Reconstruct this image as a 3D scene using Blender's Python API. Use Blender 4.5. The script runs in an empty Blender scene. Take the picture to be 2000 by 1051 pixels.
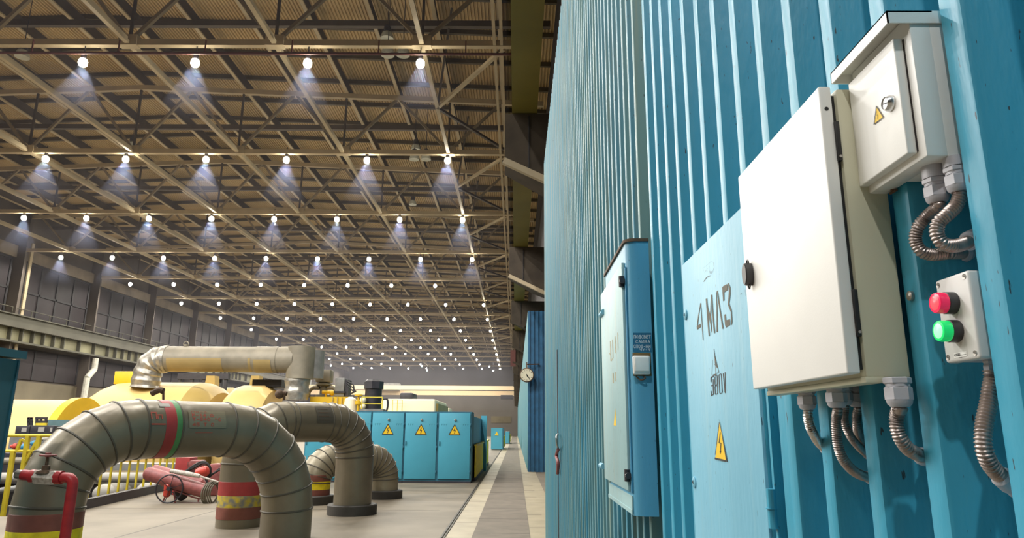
import bpy, bmesh, math, random
from mathutils import Vector, Matrix
random.seed(7)
SC = bpy.context.scene
COL = SC.collection

# ------------------------------------------------------------------ camera, world, exposure, haze
F_PX, EYE = 1350.0, 1.9
def _basis():
    a = Vector((7.0, -312.5, -F_PX)).normalized()            # world +Y seen in camera axes
    up = Vector((math.sin(.005), math.cos(.005), 0))
    b = (up - a * a.dot(up)).normalized()
    return a.cross(b), a, b
CX, CY, CZ = _basis()
ROT = Matrix((CX, CY, CZ))
ORG = Vector((0, 0, EYE))
cam = bpy.data.cameras.new('camera')
cam.sensor_width = 36.0; cam.lens = F_PX / 2000 * 36.0
cam.clip_start = .05; cam.clip_end = 600
co = bpy.data.objects.new('camera', cam); COL.objects.link(co)
co.matrix_world = Matrix.Translation(ORG) @ ROT.to_4x4()
SC.camera = co
def ray(px, py): return ROT @ Vector((px - 1000, -(py - 525.5), -F_PX))
def onX(px, py, X): d = ray(px, py); return ORG + d * (X / d.x)
def onY(px, py, Y): d = ray(px, py); return ORG + d * (Y / d.y)
def onZ(px, py, Z): d = ray(px, py); return ORG + d * ((Z - EYE) / d.z)

W = bpy.data.worlds.new('world'); SC.world = W; W.use_nodes = True
W.node_tree.nodes['Background'].inputs[0].default_value = (1, .86, .66, 1)
W.node_tree.nodes['Background'].inputs[1].default_value = .035
SC.view_settings.view_transform = 'Standard'; SC.view_settings.look = 'None'
SC.view_settings.gamma = 1; SC.view_settings.use_curve_mapping = False
SC.view_settings.exposure = -1.2
LAMP_W = 2100.0
HAZE = .0011
BEAM_HAZE = .036

# ------------------------------------------------------------------ materials
MATS = {}
def mat(name, col, rough=.6, metal=0.0, var=.12, scale=3.0, col2=None, bump=0.0, bscale=None, bdist=.02, emit=None, estr=0, stretch=None, spec=.5, detail=5):
    if name in MATS: return MATS[name]
    m = bpy.data.materials.new(name); m.use_nodes = True; nt = m.node_tree
    p = nt.nodes['Principled BSDF']
    p.inputs['Roughness'].default_value = rough; p.inputs['Metallic'].default_value = metal
    p.inputs['Specular IOR Level'].default_value = spec
    tc = nt.nodes.new('ShaderNodeTexCoord'); vec = tc.outputs['Object']
    if stretch:
        mp = nt.nodes.new('ShaderNodeMapping'); mp.inputs['Scale'].default_value = stretch
        nt.links.new(vec, mp.inputs[0]); vec = mp.outputs[0]
    if var or col2:
        n = nt.nodes.new('ShaderNodeTexNoise'); n.inputs['Scale'].default_value = scale; n.inputs['Detail'].default_value = detail
        nt.links.new(vec, n.inputs['Vector'])
        r = nt.nodes.new('ShaderNodeValToRGB')
        c2 = col2 or tuple(c * (1 - var) for c in col)
        c1 = col if col2 else tuple(min(1, c * (1 + var)) for c in col)
        r.color_ramp.elements[0].position = .35; r.color_ramp.elements[1].position = .65
        r.color_ramp.elements[0].color = (*c2, 1); r.color_ramp.elements[1].color = (*c1, 1)
        nt.links.new(n.outputs['Fac'], r.inputs[0]); nt.links.new(r.outputs[0], p.inputs['Base Color'])
    else:
        p.inputs['Base Color'].default_value = (*col, 1)
    if bump:
        n2 = nt.nodes.new('ShaderNodeTexNoise'); n2.inputs['Scale'].default_value = bscale or scale * 4; n2.inputs['Detail'].default_value = 3
        nt.links.new(vec, n2.inputs['Vector'])
        b = nt.nodes.new('ShaderNodeBump'); b.inputs['Strength'].default_value = bump; b.inputs['Distance'].default_value = bdist
        nt.links.new(n2.outputs['Fac'], b.inputs['Height']); nt.links.new(b.outputs[0], p.inputs['Normal'])
    if emit:
        p.inputs['Emission Color'].default_value = (*emit, 1); p.inputs['Emission Strength'].default_value = estr
    MATS[name] = m
    return m
def wall_paint(name, base, streak, rough, amount, alt=None, stretch=(1, 1, .25)):
    """sheet-steel paint with vertical wear streaks and a few small chips"""
    m = mat(name, base, rough, var=.1, scale=2.2, stretch=stretch, col2=alt, bump=.08, bscale=60)
    nt = m.node_tree; p = nt.nodes['Principled BSDF']; src = p.inputs['Base Color'].links[0].from_socket
    tc = nt.nodes.new('ShaderNodeTexCoord'); mp = nt.nodes.new('ShaderNodeMapping'); mp.inputs['Scale'].default_value = (30, 30, 1.1)
    n = nt.nodes.new('ShaderNodeTexNoise'); n.inputs['Scale'].default_value = 1.0; n.inputs['Detail'].default_value = 6
    nt.links.new(tc.outputs['Object'], mp.inputs[0]); nt.links.new(mp.outputs[0], n.inputs['Vector'])
    r = nt.nodes.new('ShaderNodeValToRGB'); r.color_ramp.elements[0].position = .55; r.color_ramp.elements[1].position = .75
    r.color_ramp.elements[1].color = (amount, amount, amount, 1)
    nt.links.new(n.outputs['Fac'], r.inputs[0])
    mx = nt.nodes.new('ShaderNodeMixRGB'); mx.inputs[2].default_value = (*streak, 1)
    nt.links.new(r.outputs[0], mx.inputs[0]); nt.links.new(src, mx.inputs[1])
    mp2 = nt.nodes.new('ShaderNodeMapping'); mp2.inputs['Scale'].default_value = (170, 170, 34)
    n2 = nt.nodes.new('ShaderNodeTexNoise'); n2.inputs['Scale'].default_value = 1.0; n2.inputs['Detail'].default_value = 2
    nt.links.new(tc.outputs['Object'], mp2.inputs[0]); nt.links.new(mp2.outputs[0], n2.inputs['Vector'])
    r2 = nt.nodes.new('ShaderNodeValToRGB'); r2.color_ramp.elements[0].position = .715; r2.color_ramp.elements[1].position = .74
    nt.links.new(n2.outputs['Fac'], r2.inputs[0])
    mx2 = nt.nodes.new('ShaderNodeMixRGB'); mx2.inputs[2].default_value = (.03, .05, .06, 1)
    nt.links.new(r2.outputs[0], mx2.inputs[0]); nt.links.new(mx.outputs[0], mx2.inputs[1])
    nt.links.new(mx2.outputs[0], p.inputs['Base Color'])
    return m

BLUE = wall_paint('blue_paint', (.040, .315, .465), (.09, .33, .44), .42, .35)
BLUEGREEN = wall_paint('aged_blue_paint', (.035, .225, .34), (.22, .27, .20), .5, .8, (.13, .255, .25), (.3, 8, .05))
PANELBLUE = wall_paint('pale_blue_paint', (.16, .42, .56), (.24, .45, .52), .5, .5)
BOXBLUE = wall_paint('cabinet_blue_paint', (.09, .34, .52), (.10, .30, .45), .4, .4)
DOORPALE = wall_paint('faded_door_paint', (.30, .48, .50), (.42, .42, .32), .5, .55)
CABBLUE = mat('mid_blue_enamel', (.062, .33, .45), .45, var=.06, scale=.8)
NAVY = mat('navy_sheet_paint', (.018, .10, .20), .5, var=.15)
CABSIDE = mat('deep_blue_enamel', (.04, .22, .38), .45, var=.08)
CABEDGE = mat('dark_blue_frame', (.03, .15, .22), .5, var=.1)
TEAL = mat('teal_enamel', (.035, .15, .20), .5, var=.08, scale=1)
WHITE = mat('white_powder_coat', (.80, .80, .77), .42, var=.02, scale=8, bump=.02, bscale=400)
CREAMBOX = mat('cream_powder_coat', (.60, .59, .44), .45, var=.03, scale=6)
GREYPL = mat('grey_plastic', (.46, .46, .50), .4, var=.03, scale=20)
LIGHTPL = mat('light_grey_plastic', (.68, .68, .66), .4, var=.02, scale=20)
DARKPL = mat('dark_plastic', (.035, .033, .035), .45, var=.1, scale=20)
BLACK = mat('black_rubber', (.012, .012, .013), .5, var=.1)
CHROME = mat('chrome', (.75, .75, .76), .28, 1.0, var=.05)
STEEL = mat('worn_steel', (.42, .40, .37), .38, .9, var=.15, scale=30)
CONDUIT = mat('conduit_steel', (.34, .29, .27), .36, .75, var=.15, scale=60)
CONDUIT2 = mat('bright_conduit_steel', (.62, .60, .58), .25, .9, var=.1, scale=60)
RUST = mat('rusty_steel', (.10, .06, .035), .8, var=.3, scale=25)
RUSTBROWN = mat('brown_backing', (.16, .10, .03), .7, var=.2, scale=20)
YELLOWSIGN = mat('sign_yellow', (.80, .52, .015), .5, var=.03)
BLACKINK = mat('black_ink', (.02, .02, .022), .6, var=0)
GREYINK = mat('stencil_grey', (.095, .09, .065), .7, var=.15, scale=60)
FADEDINK = mat('faded_stencil', (.34, .33, .22), .7, var=.2, scale=40)
REDINK = mat('red_ink', (.42, .09, .06), .7, var=.1, scale=20)
FAINTINK = mat('faint_grey_ink', (.045, .25, .33), .7, var=.2)
CHALK = mat('white_marker', (.62, .70, .74), .7, var=.1)
INKBLUE = mat('dark_blue_patch', (.012, .13, .24), .6, var=.15, scale=20)
CLAD = mat('grey_pipe_cladding', (.205, .175, .122), .36, .28, var=.16, scale=1.3, bump=.30, bscale=1.3, bdist=.16)
CLADPALE = mat('pale_pipe_cladding', (.27, .235, .16), .40, .3, var=.12, scale=1.3, bump=.2, bscale=2.5)
SEAM = mat('seam_bead', (.10, .09, .07), .5, .2, var=.1)
SEAMLIGHT = mat('bright_seam_bead', (.45, .43, .38), .35, .5, var=.1)
REDBAND = mat('red_band_paint', (.34, .035, .035), .5, var=.12, scale=4)
GREENBAND = mat('green_band_paint', (.07, .24, .08), .5, var=.12, scale=4)
BROWNRED = mat('brown_red_paint', (.22, .07, .05), .55, var=.15, scale=4)
YBAND = mat('yellow_band_paint', (.85, .68, .015), .7, var=.15, scale=6)
YBANDWORN = mat('worn_yellow_band_paint', (.62, .47, .03), .55, col2=(.22, .22, .20), scale=9)
DARKCOLLAR = mat('dark_collar', (.045, .04, .034), .6, var=.2)
REDVALVE = mat('red_valve_paint', (.40, .025, .03), .4, var=.15, scale=12)
DUSTYRED = mat('dusty_red_paint', (.29, .085, .08), .5, var=.2, scale=8)
BRIGHTRED = mat('bright_red_paint', (.55, .06, .04), .4, var=.1, scale=10)
OLDWHITE = mat('worn_white_paint', (.62, .58, .52), .6, col2=(.4, .35, .3), scale=30)
YRAIL = mat('yellow_rail_paint', (.66, .52, .03), .5, var=.08, scale=6)
YEQUIP = mat('golden_yellow_paint', (.68, .42, .01), .5, var=.06, scale=2)
HOODY = mat('cream_yellow_casing', (.70, .50, .19), .5, var=.05, scale=.6)
HOODEND = mat('ochre_end_casing', (.42, .30, .09), .5, var=.08, scale=.8)
CREAMCASE = mat('ivory_casing', (.86, .80, .60), .5, var=.03, scale=.5)
LAGGING = mat('grey_lagging', (.22, .195, .145), .5, .15, var=.2, scale=1.2, bump=.2, bscale=3)
OCHRELAG = mat('ochre_lagging', (.30, .22, .09), .5, var=.1, scale=1.2)
FOIL = mat('crumpled_foil', (.34, .32, .28), .34, .6, var=.2, scale=5, bump=.9, bscale=6)
DARKM = mat('dark_machine_paint', (.03, .028, .035), .5, var=.2, scale=4)
GREYM = mat('grey_machine_paint', (.20, .20, .19), .5, var=.15, scale=3)
INSUL = mat('pale_insulation', (.36, .34, .30), .6, var=.15, scale=2)
DARKVOID = mat('pit_concrete', (.05, .045, .045), .9, var=.2, scale=1)
CONC = mat('concrete_floor', (.215, .18, .13), .58, col2=(.145, .122, .088), scale=.7, bump=.06, bscale=8, spec=.35, detail=8)
STRIPC = mat('cream_terrazzo', (.38, .325, .215), .5, col2=(.30, .255, .165), scale=1.6, spec=.4, detail=8)
CARPET = mat('brown_walkway', (.19, .16, .125), .7, col2=(.15, .128, .10), scale=2.5, spec=.3)
GROOVE = mat('floor_rail_iron', (.07, .065, .055), .6, var=.2)
TRUSS = mat('cream_steel', (.46, .37, .235), .6, var=.1, scale=.8)
TRUSSM = mat('shaded_cream_steel', (.27, .215, .14), .65, var=.15, scale=.8)  # dimmer copy of the cream: weaker light on the diagonals put into colour
TRUSSD = mat('brown_and_shaded_steel', (.085, .066, .05), .65, var=.15, scale=.8)
DECK = mat('ochre_roof_deck', (.48, .345, .175), .65, var=.12, scale=.25)
DECKRIB = mat('roof_rib', (.10, .08, .05), .7, var=.1)
OLIVE = mat('olive_girder_paint', (.20, .165, .03), .6, var=.12, scale=.7)
CORBEL = mat('brown_concrete', (.06, .045, .03), .85, var=.25, scale=1.5)
DARKWALL = mat('dark_wall', (.035, .03, .032), .85, var=.2, scale=.5)
LEFTWALL = mat('grey_brown_wall', (.11, .09, .075), .8, var=.15, scale=.3)
LOWERWALL = mat('tan_lower_wall', (.16, .135, .09), .8, var=.15, scale=.3)
FARWALL = mat('far_wall_plaster', (.15, .135, .12), .85, var=.12, scale=.12)
LINTEL = mat('cream_lintel', (.22, .175, .125), .8, var=.2, scale=.5)
PANE = mat('dusty_dark_glass', (.035, .029, .031), .6, var=.2, scale=.3, spec=.2)
MULL = mat('dark_mullion', (.02, .018, .02), .7, var=.1)
RUNWAY = mat('grey_green_girder', (.085, .08, .058), .7, var=.15, scale=.5)
RUNCREAM = mat('cream_girder_web', (.22, .205, .12), .6, var=.4, scale=.2)
CRANE = mat('cream_crane_paint', (.85, .66, .42), .5, var=.05, scale=.2)
LAMPBODY = mat('lamp_housing', (.05, .045, .05), .5, var=.1)
LAMPSHELL = mat('unlit_lamp_shell', (.5, .5, .42), .4, var=.05)
GLOW = mat('lit_lamp_glass', (1, .97, .86), .3, var=0, emit=(1, .95, .80), estr=150)
GLOWGREEN = mat('greenish_lamp_glass', (.9, 1, .95), .3, var=0, emit=(.72, 1, .90), estr=40)
REDLENS = mat('red_lens', (.85, .03, .10), .15, var=0, emit=(1, .02, .12), estr=.55)
REDCORE = mat('red_lens_core', (1, .10, .13), .2, var=0, emit=(1, .10, .14), estr=.75)
GREENLENS = mat('green_lens', (.02, .75, .18), .15, var=0, emit=(.02, 1, .22), estr=.55)
GREENCORE = mat('green_lens_core', (.4, 1, .6), .2, var=0, emit=(.30, 1, .50), estr=1.0)
REDCABLE = mat('dark_red_pipe_paint', (.12, .035, .03), .6, var=.1)
DIAL = mat('cream_dial', (.62, .58, .42), .5, var=.03)

# ------------------------------------------------------------------ mesh builder
class MB:
    def __init__(s): s.bm = bmesh.new()
    def box(s, lo, hi, bev=0.0, seg=2):
        lo = Vector(lo); hi = Vector(hi)
        lo, hi = Vector(map(min, lo, hi)), Vector(map(max, lo, hi))
        r = bmesh.ops.create_cube(s.bm, size=1, matrix=Matrix.Translation((lo + hi) / 2) @ Matrix.Diagonal((*(hi - lo), 1)))
        if bev:
            es = list({e for v in r['verts'] for e in v.link_edges})
            bmesh.ops.bevel(s.bm, geom=es, offset=bev, segments=seg, profile=.5, affect='EDGES')
        return s
    def bar(s, p, q, w, h, ref=(0, 0, 1)):
        p = Vector(p); q = Vector(q); d = (q - p); L = d.length; d.normalize()
        ref = Vector(ref)
        if abs(d.dot(ref)) > .99: ref = Vector((1, 0, 0))
        x = d.cross(ref).normalized(); z = x.cross(d)
        M = Matrix((x, d, z)).transposed().to_4x4(); M.translation = (p + q) / 2
        bmesh.ops.create_cube(s.bm, size=1, matrix=M @ Matrix.Diagonal((w, L, h, 1)))
        return s
    def tube(s, pts, r, n=12, cap=True, ref=None, closed=False):
        pts = [Vector(p) for p in pts]; N = len(pts)
        rs = r if isinstance(r, (list, tuple)) else [r] * N
        tan = []
        for i in range(N):
            a = pts[i - 1] if (i or closed) else pts[0]; b = pts[(i + 1) % N] if (i < N - 1 or closed) else pts[-1]
            tan.append((b - a).normalized())
        nrm = Vector(ref) if ref else (Vector((0, 0, 1)) if abs(tan[0].z) < .9 else Vector((1, 0, 0)))
        rings = []
        for i in range(N):
            t = tan[i]; nrm = (nrm - t * nrm.dot(t)).normalized(); bn = t.cross(nrm)
            k = 1.0
            rings.append([s.bm.verts.new(pts[i] + (nrm * math.cos(2 * math.pi * j / n) + bn * math.sin(2 * math.pi * j / n)) * rs[i]) for j in range(n)])
        for i in range(N if closed else N - 1):
            A, B = rings[i], rings[(i + 1) % N]
            for j in range(n): s.bm.faces.new((A[j], A[(j + 1) % n], B[(j + 1) % n], B[j]))
        if cap and not closed:
            s.bm.faces.new(rings[0][::-1]); s.bm.faces.new(rings[-1])
        return s
    def lathe(s, prof, org, axis=(0, 0, 1), n=24, cap=True, ph=0.0):
        org = Vector(org); ax = Vector(axis).normalized()
        u = ax.orthogonal().normalized() if abs(ax.z) < .9 else Vector((1, 0, 0)); u = (u - ax * u.dot(ax)).normalized(); v = ax.cross(u)
        rings = []
        for r, h in prof:
            rings.append([s.bm.verts.new(org + ax * h + (u * math.cos(ph + 2 * math.pi * j / n) + v * math.sin(ph + 2 * math.pi * j / n)) * max(r, 1e-5)) for j in range(n)])
        for A, B in zip(rings, rings[1:]):
            for j in range(n): s.bm.faces.new((A[j], A[(j + 1) % n], B[(j + 1) % n], B[j]))
        if cap:
            s.bm.faces.new(rings[0][::-1]); s.bm.faces.new(rings[-1])
        return s
    def prism(s, pts, vec):
        vec = Vector(vec); a = [s.bm.verts.new(p) for p in pts]; b = [s.bm.verts.new(Vector(p) + vec) for p in pts]
        n = len(a)
        s.bm.faces.new(a); s.bm.faces.new(b[::-1])
        for j in range(n): s.bm.faces.new((a[j], b[j], b[(j + 1) % n], a[(j + 1) % n]))
        return s
    def extrude_profile(s, prof, z0, z1, closed=True):
        a = [s.bm.verts.new((x, y, z0)) for x, y in prof]; b = [s.bm.verts.new((x, y, z1)) for x, y in prof]
        n = len(a)
        for j in range(n if closed else n - 1): s.bm.faces.new((a[j], a[(j + 1) % n], b[(j + 1) % n], b[j]))
        if closed: s.bm.faces.new(a[::-1]); s.bm.faces.new(b)
        return s
    def sphere(s, c, r, sx=1, sy=1, sz=1, u=16, v=10):
        bmesh.ops.create_uvsphere(s.bm, u_segments=u, v_segments=v, radius=r, matrix=Matrix.Translation(c) @ Matrix.Diagonal((sx, sy, sz, 1)))
        return s
    def stroke(s, fn, pts, w, off=.0006):
        """flat painted stroke: polyline in (u, v) mapped by fn(u, v, off)"""
        for a, b in zip(pts, pts[1:]):
            dx, dy = b[0] - a[0], b[1] - a[1]; L = math.hypot(dx, dy) or 1
            dx, dy = dx / L, dy / L; nx, ny = -dy * w / 2, dx * w / 2; e = w * .35
            q = [(a[0] - dx * e + nx, a[1] - dy * e + ny), (a[0] - dx * e - nx, a[1] - dy * e - ny), (b[0] + dx * e - nx, b[1] + dy * e - ny), (b[0] + dx * e + nx, b[1] + dy * e + ny)]
            s.bm.faces.new([s.bm.verts.new(fn(x, y, off)) for x, y in q])
        return s
ORGN = {}
def link(o, parent, org):
    COL.objects.link(o); ORGN[o.name] = org
    if parent: o.parent = parent
def mk(name, mb, m, parent=None, org=None, smooth=30, label=None):
    bm = mb.bm
    bmesh.ops.recalc_face_normals(bm, faces=bm.faces)
    if parent is not None: org = ORGN[parent.name]
    elif org is None:
        xs = [v.co for v in bm.verts]
        org = Vector(((min(c.x for c in xs) + max(c.x for c in xs)) / 2, (min(c.y for c in xs) + max(c.y for c in xs)) / 2, min(c.z for c in xs)))
    org = Vector(org)
    bmesh.ops.translate(bm, verts=bm.verts, vec=-org)
    me = bpy.data.meshes.new(name); bm.to_mesh(me); bm.free()
    me.materials.append(m)
    if smooth:
        me.polygons.foreach_set('use_smooth', [True] * len(me.polygons)); me.set_sharp_from_angle(angle=math.radians(smooth))
    o = bpy.data.objects.new(name, me)
    if parent is None: o.location = org
    link(o, parent, org)
    if label: o['label'] = label
    return o
def thing(name, label, cat, loc, group=None):
    o = bpy.data.objects.new(name, None); o.empty_display_size = .1; o.location = loc
    link(o, None, Vector(loc)); return tag(o, label, cat, group)
def tag(o, label, cat, group=None):
    o['label'] = label; o['category'] = cat
    if group: o['group'] = group
    return o
def struct(name, mb, m, parent=None, smooth=30):
    o = mk(name, mb, m, parent, org=None if parent else (0, 0, 0), smooth=smooth)
    if parent is None: o['kind'] = 'structure'
    return o
def copy_tree(o, loc=None, label=None, group=None, parent=None):
    c = o.copy(); COL.objects.link(c); ORGN[c.name] = Vector((0, 0, 0))
    if parent: c.parent = parent
    if loc is not None: c.location = loc
    if label: c['label'] = label
    if group: c['group'] = group
    for ch in list(o.children): copy_tree(ch, parent=c)
    return c
def spline(pts, n=12):
    pts = [Vector(p) for p in pts]; out = []
    P = [pts[0] * 2 - pts[1]] + pts + [pts[-1] * 2 - pts[-2]]
    for i in range(1, len(P) - 2):
        p0, p1, p2, p3 = P[i - 1:i + 3]
        for k in range(n):
            t = k / n
            out.append(.5 * ((2 * p1) + (p2 - p0) * t + (2 * p0 - 5 * p1 + 4 * p2 - p3) * t * t + (3 * p1 - p0 - 3 * p2 + p3) * t ** 3))
    out.append(pts[-1]); return out
def resample(pts, step):
    out = [pts[0]]; acc = 0
    for a, b in zip(pts, pts[1:]):
        L = (b - a).length; d = step - acc
        while d <= L:
            out.append(a + (b - a) * (d / L)); d += step
        acc = L - (d - step)
    return out
ORD = ['first', 'second', 'third', 'fourth', 'fifth', 'sixth', 'seventh', 'eighth', 'ninth', 'tenth', 'eleventh', 'twelfth', 'thirteenth', 'fourteenth', 'fifteenth', 'sixteenth', 'seventeenth', 'eighteenth', 'nineteenth', 'twentieth']
GL = {
 'П': [[(0,0),(0,1),(1,1),(1,0)]], 'О': [[(.5,0),(.05,.25),(.05,.75),(.5,1),(.95,.75),(.95,.25),(.5,0)]],
 'Д': [[(0,-.15),(0,.03),(1,.03),(1,-.15)],[(.15,0),(.4,1),(.8,1),(.85,0)]], 'С': [[(1,.85),(.55,1),(.08,.7),(.08,.3),(.55,0),(1,.15)]],
 'В': [[(0,0),(0,1),(.8,.9),(.8,.6),(0,.52),(1,.4),(1,.08),(0,0)]], 'Е': [[(1,1),(0,1),(0,0),(1,0)],[(0,.5),(.8,.5)]],
 'Т': [[(0,1),(1,1)],[(.5,1),(.5,0)]], 'А': [[(0,0),(.5,1),(1,0)],[(.2,.38),(.8,.38)]], 'И': [[(0,1),(0,0),(1,1),(1,0)]],
 'Н': [[(0,0),(0,1)],[(1,0),(1,1)],[(0,.5),(1,.5)]], 'Ч': [[(0,1),(0,.6),(.4,.45),(1,.5)],[(1,1),(1,0)]], 'У': [[(0,1),(.5,.45)],[(1,1),(.2,0)]],
 '9': [[(.9,.7),(.5,.45),(.1,.7),(.5,1),(.9,.7),(.6,0)]], '-': [[(.15,.5),(.85,.5)]], '3': [[(0,.9),(.6,1),(1,.75),(.5,.52),(1,.28),(.6,0),(0,.1)]],
 '8': [[(.5,.52),(.05,.75),(.5,1),(.95,.75),(.5,.52),(0,.25),(.5,0),(1,.25),(.5,.52)]], '0': [[(.5,0),(.05,.2),(.05,.8),(.5,1),(.95,.8),(.95,.2),(.5,0)]],
 'V': [[(0,1),(.55,0),(1,1)]], 'Р': [[(0,0),(0,1),(.9,.9),(.9,.55),(0,.45)]], '4': [[(.75,0),(.75,1),(0,.35),(1,.35)]], '5': [[(1,1),(.1,1),(0,.55),(.7,.6),(1,.3),(.6,0),(0,.05)]],
 '1': [[(.2,.75),(.55,1),(.55,0)]], 'п': [[(0,0),(0,.6),(.9,.6),(.9,0)]], '°': [[(.3,.75),(.5,.95),(.7,.75),(.5,.6),(.3,.75)]], '=': [[(.1,.35),(.9,.35)],[(.1,.62),(.9,.62)]],
 'М': [[(0,0),(0,1),(.5,.3),(1,1),(1,0)]], '.': [[(.4,0),(.5,.08)]], 'Л': [[(0,0),(.5,1),(1,0)]], 'Б': [[(1,1),(0,1),(0,0),(.9,.05),(.9,.45),(0,.55)]], 'Ш': [[(0,1),(0,0),(1,0),(1,1)],[(.5,0),(.5,1)]], ' ': []}
def write(mb, fn, text, u, v, cw, ch, w, gap=.35, off=.0006):
    for c in text:
        for s in GL.get(c, []): mb.stroke(fn, [(u + a * cw, v + b * ch) for a, b in s], w, off)
        u += cw * (1 + gap)

# ------------------------------------------------------------------ hall shell
HC = EYE + 16.0                     # bottom chord of the roof trusses
HTOP = EYE + 20.0                   # purlin level
ROWS = [26.8 + 12 * k for k in range(14)]
XL, XFAR = -46.8, 196.0
PIT = (-30.0, -10.75, 15.6, 24.6)   # floor opening: x0, x1, y0, y1
fl = MB()
def rect(mb, x0, x1, y0, y1, z):
    mb.bm.faces.new([mb.bm.verts.new(p) for p in ((x0, y0, z), (x1, y0, z), (x1, y1, z), (x0, y1, z))])
rect(fl, XL, 1.8, -30, PIT[2], 0); rect(fl, XL, 1.8, PIT[3], XFAR, 0)
rect(fl, XL, PIT[0], PIT[2], PIT[3], 0); rect(fl, PIT[1], 1.8, PIT[2], PIT[3], 0)
floor = struct('floor', fl, CONC)
pit = MB()
rect(pit, PIT[0], PIT[1], PIT[2], PIT[3], -2.2)
for a, b in (((PIT[0], PIT[2]), (PIT[1], PIT[2])), ((PIT[1], PIT[2]), (PIT[1], PIT[3])), ((PIT[1], PIT[3]), (PIT[0], PIT[3])), ((PIT[0], PIT[3]), (PIT[0], PIT[2]))):
    pit.bm.faces.new([pit.bm.verts.new(p) for p in ((*a, -2.2), (*b, -2.2), (*b, 0), (*a, 0))])
struct('floor_pit', pit, DARKVOID)
xg = onZ(862, 1051, 0).x; xc0 = onZ(921, 1051, 0).x; xc1 = onZ(1036, 1051, 0).x
m = MB(); m.box((xg + .07, -30, 0.0), (xc0, XFAR, .006)); struct('floor_strip_inner', m, STRIPC)
m = MB(); m.box((xc0, -30, 0.0), (xc1, XFAR, .010)); struct('floor_walkway', m, CARPET)
m = MB(); m.box((xc1, -30, 0.0), (.9, XFAR, .006)); struct('floor_strip_outer', m, STRIPC)
m = MB()
for k in range(90):
    y = 6 + k * 2.1
    m.box((xc1, y, .006), (.6, y + .03, .0075)); m.box((xg + .07, y + .7, .006), (xc0, y + .72, .0075)); m.box((xc0, y + 1.3, .01), (xc1, y + 1.32, .0115))
struct('floor_joints', m, GROOVE)
m = MB(); m.box((xg - .02, -10, .002), (xg + .015, XFAR, .02)); m.box((xg + .045, -10, .002), (xg + .065, XFAR, .02)); struct('floor_rail', m, GROOVE)
m = MB()
for y, x0, x1 in ((17.3, -10.7, -1.8), (22.5, -10.7, -1.8)):
    m.box((x0, y, .001), (x1, y + .02, .003))
m.box((-7.0, 8, .001), (-6.98, 25, .003)); struct('floor_crack', m, GROOVE)

# walls of the hall
m = MB(); m.box((1.9, -26, 0), (2.3, XFAR, HTOP + 1)); struct('wall_right', m, DARKWALL)
m = MB(); m.box((XL - 1, XFAR, 0), (2.3, XFAR + .5, HTOP + 1)); wf = struct('wall_far', m, FARWALL)
m = MB()
for x0, x1 in ((-44, -36), (-34.5, -26), (-24.5, -16), (-14.5, -8), (-6.8, -1.2)):
    m.box((x0, XFAR - .12, 3.5), (x1, XFAR, 5.3))
mk('pale_panel', m, LOWERWALL, wf)
m = MB(); m.box((XL - .6, -26, 0), (XL - .1, XFAR, HTOP + 1)); wl = struct('wall_left', m, LEFTWALL)
m = MB(); m.box((XL - .1, -26, 0), (XL + .12, XFAR, 6.0)); mk('lower_wall', m, LOWERWALL, wl)
m = MB(); m.box((XL - .1, -26, 17.2), (XL + .25, XFAR, 18.3)); mk('lintel_band', m, LINTEL, wl)

# windows of the left wall, bay by bay
nw = 0
for k, y in enumerate(ROWS[2:12]):
    nw += 1
    y0, y1 = y + .9, y + 11.1
    m = MB(); m.box((XL - .1, y0, 11.4), (XL + .06, y1, 17.1)); w_ = struct('window_%d' % nw, m, PANE)
    m = MB()
    for j in range(5): yy = y0 + (y1 - y0) * j / 4; m.box((XL, yy - .12, 11.4), (XL + .14, yy + .12, 17.1))
    for zz in (11.45, 14.3, 17.05): m.box((XL, y0, zz - .1), (XL + .14, y1, zz + .1))
    mk('window_frame', m, MULL, w_)
    nw += 1
    m = MB(); m.box((XL - .1, y0, 6.2), (XL + .06, y1, 9.0)); w_ = struct('window_%d' % nw, m, PANE)
    m = MB()
    for j in range(4): yy = y0 + (y1 - y0) * j / 3; m.box((XL, yy - .1, 6.2), (XL + .12, yy + .1, 9.0))
    mk('window_frame', m, MULL, w_)
cols = [ROWS[2] - .9] + ROWS[3:12]
for k, y in enumerate(cols):
    m = MB(); m.box((XL - .1, y - .55, 0), (XL + 1.0, y - .45, HTOP)); m.box((XL - .1, y - .5, 0), (XL + .5, y + .5, HTOP))
    c_ = struct('wall_left_column', m, LEFTWALL)
    m = MB(); m.box((XL + .5, y - .45, 0), (XL + .62, y - .05, HTOP - 3)); mk('flange', m, TRUSS, c_)
    if k == 1:
        m = MB(); m.box((XL + .5, y + .7, 0), (XL + .62, y + 1.05, HTOP - 3)); mk('flange', m, TRUSS, c_)

# ------------------------------------------------------------------ crane runways
rb = thing('crane_runway', 'long grey-green crane runway girder along the windowed wall', 'girder', (XL + 1.1, 90, 9.3))
m = MB(); m.box((XL + .5, 30, 10.55), (XL + 1.7, XFAR, 11.6)); m.box((XL + .4, 30, 11.6), (XL + 1.9, XFAR, 11.7)); mk('top_girder', m, RUNWAY, rb)
m = MB(); m.box((XL + .95, 30, 9.4), (XL + 1.05, XFAR, 10.55)); mk('web_plate', m, RUNCREAM, rb)
m = MB(); m.box((XL + .6, 30, 9.25), (XL + 1.5, XFAR, 9.42)); mk('bottom_flange', m, RUNWAY, rb)
y = 31.0; i = 0
while y < 190:
    m = MB(); m.box((XL + 1.05, y, 9.42), (XL + 1.4, y + .12, 10.55)); mk('web_rib', m, RUNWAY, rb)
    y += 1.5 if i % 8 < 5 else 2.6; i += 1
m = MB(); m.tube([(XL + .72, 30, 12.5), (XL + .72, XFAR, 12.5)], .04, 6)
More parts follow.
